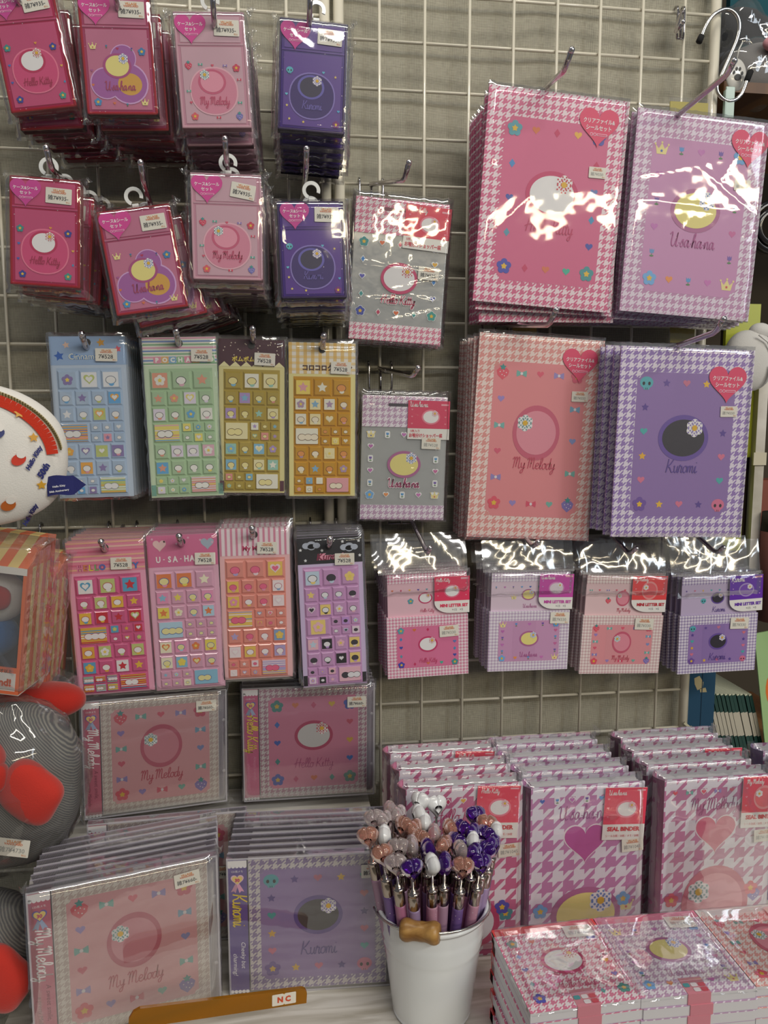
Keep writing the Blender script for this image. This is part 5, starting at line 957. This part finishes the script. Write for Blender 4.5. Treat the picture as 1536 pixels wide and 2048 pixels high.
def toybox(m, label, w, h, t, front=True):
    root = empty('boxed_toy', m); tag(root, label, 'boxed toy', 'striped window boxes at the left edge'); og, ye = '#e9774e', '#ecd28a'
    b = B(); n = 11      # sloping striped roof
    for k in range(n): x0, x1 = -w / 2 + w * k / n, -w / 2 + w * (k + 1) / n; b.face([(x0, 0, -.001), (x1, 0, -.001), (x1 , t * .75, .022), (x0, t * .75, .022)], 'card', og if k % 2 == 0 else ye); b.face([(x0, t * .75, .022), (x1, t * .75, .022), (x1, t, .022), (x0, t, .022)], 'card', og if k % 2 == 0 else ye)
    b.box(-w / 2, w / 2, -.0006, .0004, -.006, 0, 'card', '#f0ece4'); b.build('striped_roof', root)
    b = B(); e = .006
    b.face([(w / 2, 0, -h), (w / 2, t, -h), (w / 2, t, .022), (w / 2, t * .75, .022), (w / 2, 0, 0)], 'card', og)
    for k in range(3): b.face([(w / 2 + .0002, t * (.18 + .26 * k), -h), (w / 2 + .0002, t * (.30 + .26 * k), -h), (w / 2 + .0002, t * (.30 + .26 * k), 0), (w / 2 + .0002, t * (.18 + .26 * k), 0)], 'card', ye)
    b.face([(-w / 2, 0, -h), (-w / 2, t, -h), (-w / 2, t, 0), (-w / 2, 0, 0)], 'card', og); b.box(-w / 2, w / 2, t - .001, t, -h, 0, 'card', '#3a3434'); b.box(-w / 2, w / 2, 0, t, -h - .001, -h, 'card', '#f0ece4')
    b.box(w / 2 - .003, w / 2, -.0005, .001, -h, 0, 'card', og); b.box(-w / 2, w / 2, -.0008, .0008, -h, -h * .79, 'card', og); b.box(-w / 2 + .003, w / 2 - .003, -.0012, -.0006, -h + .003, -h * .83, 'card', '#ece8e2'); b.Y = -.0014
    text(b, '対象年齢7才以上', w * .3, -h * .815, .0035, 1, '#5a4634', off=.02, maxw=w * .36); text(b, 'friend!', w * .32, -h * .905, .007, 1, '#d0582a', off=.05); b.build('box_shell', root)
    b = B(); b.box(-w / 2 + .002, w / 2 - .003, .0004, .0008, -h * .79, -.006, 'film_flat'); b.build('window', root)
    b = B(); b.blob((w * .03, t * .45, -h * .3), (w * .38, t * .38, h * .23), 'cloth', '#eceae6', 28, 18); b.blob((w * .03, t * .5, -h * .62), (w * .32, t * .34, h * .2), 'cloth', '#2f6fb4', 28, 18); b.blob((w * .2, t * .12, -h * .27), (.014, .006, .011), 'cloth', '#cc2a22', 16, 10, .8); b.blob((w * .06, t * .1, -h * .26), (.014, .006, .011), 'cloth', '#cc2a22', 16, 10, .8)
    o = b.build('toy', root); tag(o, 'plain white and blue stuffed toy behind the window')
    bag(root, w, h, t, 400 + len(label), 'film_crushed', True, .02, .002, 30, 40, mx=.006, mb=.003); return root
c0 = P(63, 1112, -.2); toybox(Matrix.Translation((c0.x - .05, c0.y, c0.z - .004)) @ Matrix.Rotation(-.12, 4, 'Z') @ Matrix.Rotation(.13, 4, 'Y'), 'front orange and cream striped window box with a blue and white toy', .098, .112, .055)
c0 = P(112, 1142, -.12); toybox(Matrix.Translation((c0.x - .05, c0.y, c0.z - .004)) @ Matrix.Rotation(-.1, 4, 'Z') @ Matrix.Rotation(.12, 4, 'Y'), 'striped window box behind the front one, mostly hidden', .098, .112, .05)
t = P(48, 1085, -.1); hook((P(40, 1059, 0).x, 0, -.5784), t, 'dark hook bar holding the striped window boxes', wide=.045, elbow=P(20, 1075, -.06))

def cushion(c, r, label, rot, bow=True):
    root = empty('denim_cushion', Matrix.Translation(c) @ Matrix.Rotation(rot, 4, 'Y')); tag(root, label, 'cushion', 'grey denim cushions in clear bags')
    b = B(); b.blob((0, 0, 0), (r[0], r[1], r[2]), 'denim', nu=48, nv=32, p=.8, nz=.05, ns=14, sd=1); b.build('denim_body', root)
    if bow:
        b = B()
        for sg in (-1, 1): b.blob((r[0] * .12 + sg * .024, -r[1] * .95, r[2] * .38 - sg * .018), (.026, .012, .021), 'cloth', '#c93226', 28, 18, .7, Matrix.Rotation(.75, 3, 'Y'), .22, 34, sg + 2)
        o = b.build('red_bow', root); tag(o, 'padded red cloth bow'); b = B(); b.blob((r[0] * .12, -r[1] * 1.12, r[2] * .38), (.010, .010, .012), 'cloth', '#b92a1e', 20, 12, .8, None, .15, 60, 1); b.build('knot', o)
    b = B(); vs = []; nu, nv = 48, 30; R_ = Vector((r[0] * 1.1, r[1] * 1.35, r[2] * 1.12))
    for i in range(nv + 1):
        th = PI * i / nv
        for k in range(nu):
            a = 2 * PI * k / nu; q = Vector((math.sin(th) * math.cos(a) * R_.x, math.sin(th) * math.sin(a) * R_.y, math.cos(th) * R_.z)); q *= 1 + .09 * noise.noise(q * 32) + .05 * noise.noise(q * 90); vs.append(q)
    b.mesh(vs, [(i * nu + k, (i + 1) * nu + k, (i + 1) * nu + (k + 1) % nu, i * nu + (k + 1) % nu) for i in range(nv) for k in range(nu)], 'film_crisp'); b.build('plastic_bag', root); return root
r = cushion(P(15, 1570, -.20), (.062, .04, .072), 'grey denim cushion with red bow in clear bag, left of the upper CD cases', 0)
price(r, .018, -.033, -.2, '雑7¥4730', -.047, .026, True)
cushion(P(-45, 1905, -.235), (.05, .036, .052), 'lower grey denim cushion with red bow at the bottom left corner', .1)
root = empty('red_cushion', Matrix.Translation(P(60, 1405, -.13))); tag(root, 'plain red padded toy piece above the grey denim cushion', 'cushion'); b = B(); b.blob((0, 0, 0), (.05, .025, .018), 'cloth', '#c0281c', 30, 18, .85, None, .1, 30, 1); b.blob((-.03, -.005, .012), (.03, .02, .014), 'cloth', '#c0281c', 24, 14, .85, None, .1, 30, 4); b.build('padding', root)
root = empty('dark_plush', Matrix.Translation(P(78, 1378, -.10))); tag(root, 'small dark grey plush in a crinkled clear bag under the window boxes', 'plush'); b = B(); b.blob((0, 0, 0), (.03, .02, .016), 'cloth', '#3c3c44', 28, 18, .9, None, .1, 40, 2); b.build('plush_body', root); b = B(); b.blob((0, 0, -.001), (.036, .026, .023), 'film_crushed', (1, 1, 1, 1), 30, 20, .9, None, .25, 60, 3); b.build('plastic_bag', root)

# ================================================================== right side, beyond the grid
b = B(); b.box(.5, 1.3, .16, .17, -.03, .5, 'matte', '#11525e'); tag(b.build('teal_board'), 'dark teal board at the top right corner', 'board')
z_ = P(1500, 222, .1).z; b = B(); b.box(.415, .9, .02, .3, z_ - .012, z_, 'brown_wood'); tag(b.build('wooden_shelf'), 'brown wooden shelf at the right under the bagged plush', 'shelf')
def plush(px, py, y, r, col, label, sd):
    root = empty('bagged_plush', Matrix.Translation(P(px, py, y))); tag(root, label, 'plush', 'bagged plush toys on the right shelf'); b = B(); b.blob((0, 0, 0), r, 'cloth', col, 32, 20, .9, None, .08, 20, sd); b.build('plush_body', root)
    b = B(); b.blob((0, 0, 0), [k * 1.12 for k in r], 'film_crushed', (1, 1, 1, 1), 44, 30, .9, None, .2, 40, sd); b.build('plastic_bag', root); return root
plush(1475, 90, .13, (.045, .03, .045), '#26282c', 'black plush in clear bag, upper one on the right shelf', 1)
r = plush(1530, 150, .06, (.06, .03, .034), '#8d8a88', 'grey plush in clear bag beside the paw print tag', 2)
b = B(); b.blob((-.012, -.035, .02), (.015, .008, .009), 'cloth', '#d99aa4', 20, 12); b.build('pink_patch', r)
root = empty('paw_print_tag', Matrix.Translation(P(1472, 150, .0))); tag(root, 'white teardrop tag with a black paw print hanging at the top right', 'tag'); b = B(); b.blob((0, 0, 0), (.0125, .004, .018), 'gloss', '#dcdad4', 28, 20); b.Y = -.0046
b.art(ell(0, -.004, .0042, .0034), 0, '#1c1a1c')
for dx, dz in ((-.005, .001), (-.002, .005), (.002, .005), (.005, .0005)): b.art(ell(dx, dz, .0014, .002, 12), 0, '#1c1a1c')
b.build('tag_body', root); b = B(); b.tube([(0, 0, .017), (.002, 0, .028), (.006, .0, .036)], .0008, 'gloss', '#e8e8e4', 6); b.build('loop', root)
# chrome S hook with black tips
sp = [(1403, 74), (1410, 55), (1424, 33), (1443, 20), (1460, 20), (1474, 32), (1479, 52), (1474, 78), (1463, 105), (1452, 130), (1441, 155), (1434, 172), (1437, 188), (1452, 201), (1469, 200), (1483, 188), (1490, 172), (1494, 160)]
pts = [P(x, y, -.012 - .0 * i) for i, (x, y) in enumerate(sp)]; root = empty('s_hook', Matrix.Translation(pts[4])); tag(root, 'chrome S-hook with black rubber tips on the grid corner', 'hook')
sm = smoothpath([(p.x, p.z) for p in pts], 5); b = B(); b.tube([(x - pts[4].x, 0, z - pts[4].z) for x, z in sm], .0021, 'metal', '#d4d2d0', 10); b.build('hook_wire', root)
for q0, q1 in (((1404, 70), (1397, 86)), ((1493, 163), (1502, 140))):
    a = P(*q0, -.012) - pts[4]; e = P(*q1, -.012) - pts[4]; b = B(); b.tube([a, a.lerp(e, .1), a.lerp(e, .9), e], .0035, 'matte', '#141416', 12, rad=[.002, .0034, .0036, .0022]); b.build('rubber_tip', root)
b = B(); a = P(1455, 178, -.01); e = P(1462, 232, -.02); b.box(-.0055, .0055, -.001, .001, 0, .034, 'gloss', '#a6c0b4', .0006); b.box(-.0065, -.005, -.0015, .003, 0, .03, 'gloss', '#8ea89c'); tag(b.build('clip_strip', None, Matrix.Translation(P(1458, 236, -.012))), 'pale green plastic clip strip behind the right clear file', 'clip')
for (px, py, y, w, h, lab) in ((1378, 225, -.03, .045, .022, 'yellow hanging tag card behind the pink lilac clear files'), (1365, 668, -.02, .03, .02, 'yellow hanging tag card above the purple clear files'), (1050, 650, -.02, .028, .018, 'yellow hanging tag card above the salmon pink clear files')):
    root = empty('yellow_tag', Matrix.Translation(P(px, py, y))); tag(root, lab, 'tag', 'yellow tags behind the clear files'); b = B(); b.box(-w / 2, w / 2, 0, .002, -h / 2, h / 2, 'card', '#d8c83e'); b.build('tag_card', root); b = B(); b.box(-w / 2 - .002, w / 2 + .002, -.001, -.0006, -h / 2 - .002, h / 2 + .004, 'film_crisp'); b.build('clear_sleeve', root)
b = B(); 
t_ = P(1511, 608, .06); e = P(1503, 1100, .06); X0 = P(1435, 1000, .06).x; b.box(X0, t_.x + .008, .06, .066, P(1480, 915, .06).z, t_.z, 'card', '#aeb42a'); b.box(X0, t_.x - .002, .06, .066, e.z, P(1480, 925, .06).z, 'card', '#aeb42a')
b.box(X0, t_.x + .012, .067, .072, e.z, t_.z, 'matte', '#3a2c1c'); b.Y = .0599; text(b, 'バッグ', t_.x - .008, P(1480, 850, .06).z, .014, 1, '#2a2a1c', rot=-PI / 2, off=.04, maxw=.06)
tag(b.build('yellow_sign_board'), 'tall yellow-green sign board behind the right clear files', 'sign')
b = B(); a = P(1526, 690, .05); b.box(a.x - .002, a.x + .011, .05, .062, P(1526, 1180, .05).z, a.z, 'white_wood'); b.box(a.x - .006, a.x + .012, .047, .05, P(1526, 930, .05).z, P(1526, 905, .05).z, 'matte', '#d8d0b8'); tag(b.build('wooden_post'), 'pale narrow wooden post at the right edge', 'post')
root = empty('white_plush_pouch', Matrix.Translation(P(1497, 722, .03))); tag(root, 'white plush zip pouch hanging at the right edge', 'pouch'); b = B(); b.blob((0, 0, 0), (.032, .018, .038), 'cloth', '#dcdad6', 30, 20, .9, None, .05, 20, 3); b.blob((.012, -.002, .037), (.014, .01, .01), 'cloth', '#e2e0dc', 20, 12); b.build('pouch_body', root)
b = B(); b.tube([(.0, -.019, .03), (.012, -.019, .022), (.02, -.018, .006), (.022, -.017, -.004)], .0012, 'gloss', '#f2f0ec', 8); zp_ = b.build('zip', root); b = B(); b.box(.016, .024, -.021, -.0195, -.03, -.006, 'gloss', '#eeece8', .001); b.build('zip_pull', zp_)
b = B(); b.lathe([(.028, -.006), (.034, -.006), (.034, .006), (.028, .006), (.028, -.006)], 'gloss', '#17171a', 32, (0, 0, 0), 'y'); b.lathe([(.018, -.005), (.024, -.005), (.024, .005), (.018, .005), (.018, -.005)], 'gloss', '#202024', 32, (0, 0, 0), 'y'); tag(b.build('cord_coil', None, Matrix.Translation(P(1545, 455, .06))), 'coil of black cord at the right edge beside the upper clear file', 'cord')
b = B(); b.lathe([(0, 0), (.02, 0), (.021, .12), (0, .12)], 'matte', '#7c4a44', 20); b.lathe([(.0, .12), (.021, .12), (.02, .145), (0, .145)], 'matte', '#3a322c', 20); tag(b.build('brown_bottle', None, Matrix.Translation(P(1545, 1240, .04))), 'brown tube-shaped thing with dark top at the right edge', 'tube')
b = B(); q = P(1560, 1010, .12); b.box(q.x - .03, q.x + .1, .12, .16, P(1560, 1080, .12).z, P(1560, 960, .12).z, 'card', '#8a4a3a', .001); tag(b.build('small_box'), 'small reddish box behind the wooden post', 'box')
# teal post with peeled paint, cable tie
a = P(1376, 1340, .012); e = P(1432, 1340, .012); zb = -.963; b = B(); b.box(a.x, e.x, .012, .05, zb, -.55, 'matte', '#1f4a68'); b.box(a.x + .020, a.x + .021, .0115, .012, zb, -.55, 'matte', '#173a54'); b.Y = .0118
c = P(1398, 1368, .012); b.art([(c.x - .007, c.z + .008), (c.x, c.z + .011), (c.x + .006, c.z + .002), (c.x + .005, c.z - .006), (c.x - .002, c.z - .008), (c.x - .006, c.z)], 0, '#bcae86'); c = P(1405, 1380, .012); b.art([(c.x - .004, c.z + .002), (c.x + .004, c.z + .003), (c.x + .006, c.z - .003), (c.x - .003, c.z - .003)], 0, '#bcae86')
tag(b.build('teal_post'), 'blue painted post with peeled paint at the right of the grid', 'post')
c = P(1376, 1452, -.008); b = B(); b.box(-.008, .004, -.002, 0, -.0015, .0015, 'gloss', '#d8d4b8'); b.box(.003, .009, -.004, .001, -.003, .003, 'gloss', '#e0dcc4', .0006); tag(b.build('cable_tie', None, Matrix.Translation(c) @ Matrix.Rotation(.7, 4, 'Y')), 'white cable tie on the lower right grid corner', 'cable tie')
b0 = P(1444, 1362, .05); pr = None
for k in range(14):
    x = b0.x + .0059 * k; root = empty('notebook', Matrix.Translation((x, .05, zb + .004)) @ Matrix.Rotation(-.27, 4, 'Y')) if pr is None else None
    if pr is None:
        b = B(); b.box(0, .0045, 0, .1, 0, .135, 'card', '#14423c'); b.box(-.0002, .0047, -.0003, 0, .075, .11, 'card', '#c4beae'); b.build('cover', root); b = B(); b.box(.0004, .0041, .001, .1, .001, .1368, 'matte', '#d8dac0'); b.build('pages', root)
        pr = root; tag(root, 'dark green notebook with pale spine label, leftmost of the leaning row', 'notebook', 'leaning green notebooks at the right')
    else: copy_tree(pr, Matrix.Translation((x, .05 + random.uniform(-.001, .001), zb + .004 - .0004 * k)) @ Matrix.Rotation(-.27, 4, 'Y'), f'dark green notebook with pale spine label, {["","second","third","fourth","fifth","sixth","seventh","eighth","ninth","tenth","eleventh","twelfth","thirteenth","fourteenth"][k]} from the left of the row')
c = P(1528, 1420, .045); b = B(); b.box(-.003, .08, -.002, 0, -.08, .14, 'card', '#a8cc90'); b.Y = -.0021; b.art(ell(.03, .055, .025, .035), 0, '#ec7a34'); tag(b.build('green_picture_card', None, Matrix.Translation((c.x, .04, zb + .082)) @ Matrix.Rotation(-.16, 4, 'Y')), 'pale green card with a large orange spot at the right edge', 'card')
b = B(); b.box(.388, .75, -.004, .4, -.985, -.965, 'brown_wood'); tag(b.build('right_ledge'), 'brown ledge behind the counter under the green notebooks', 'ledge')
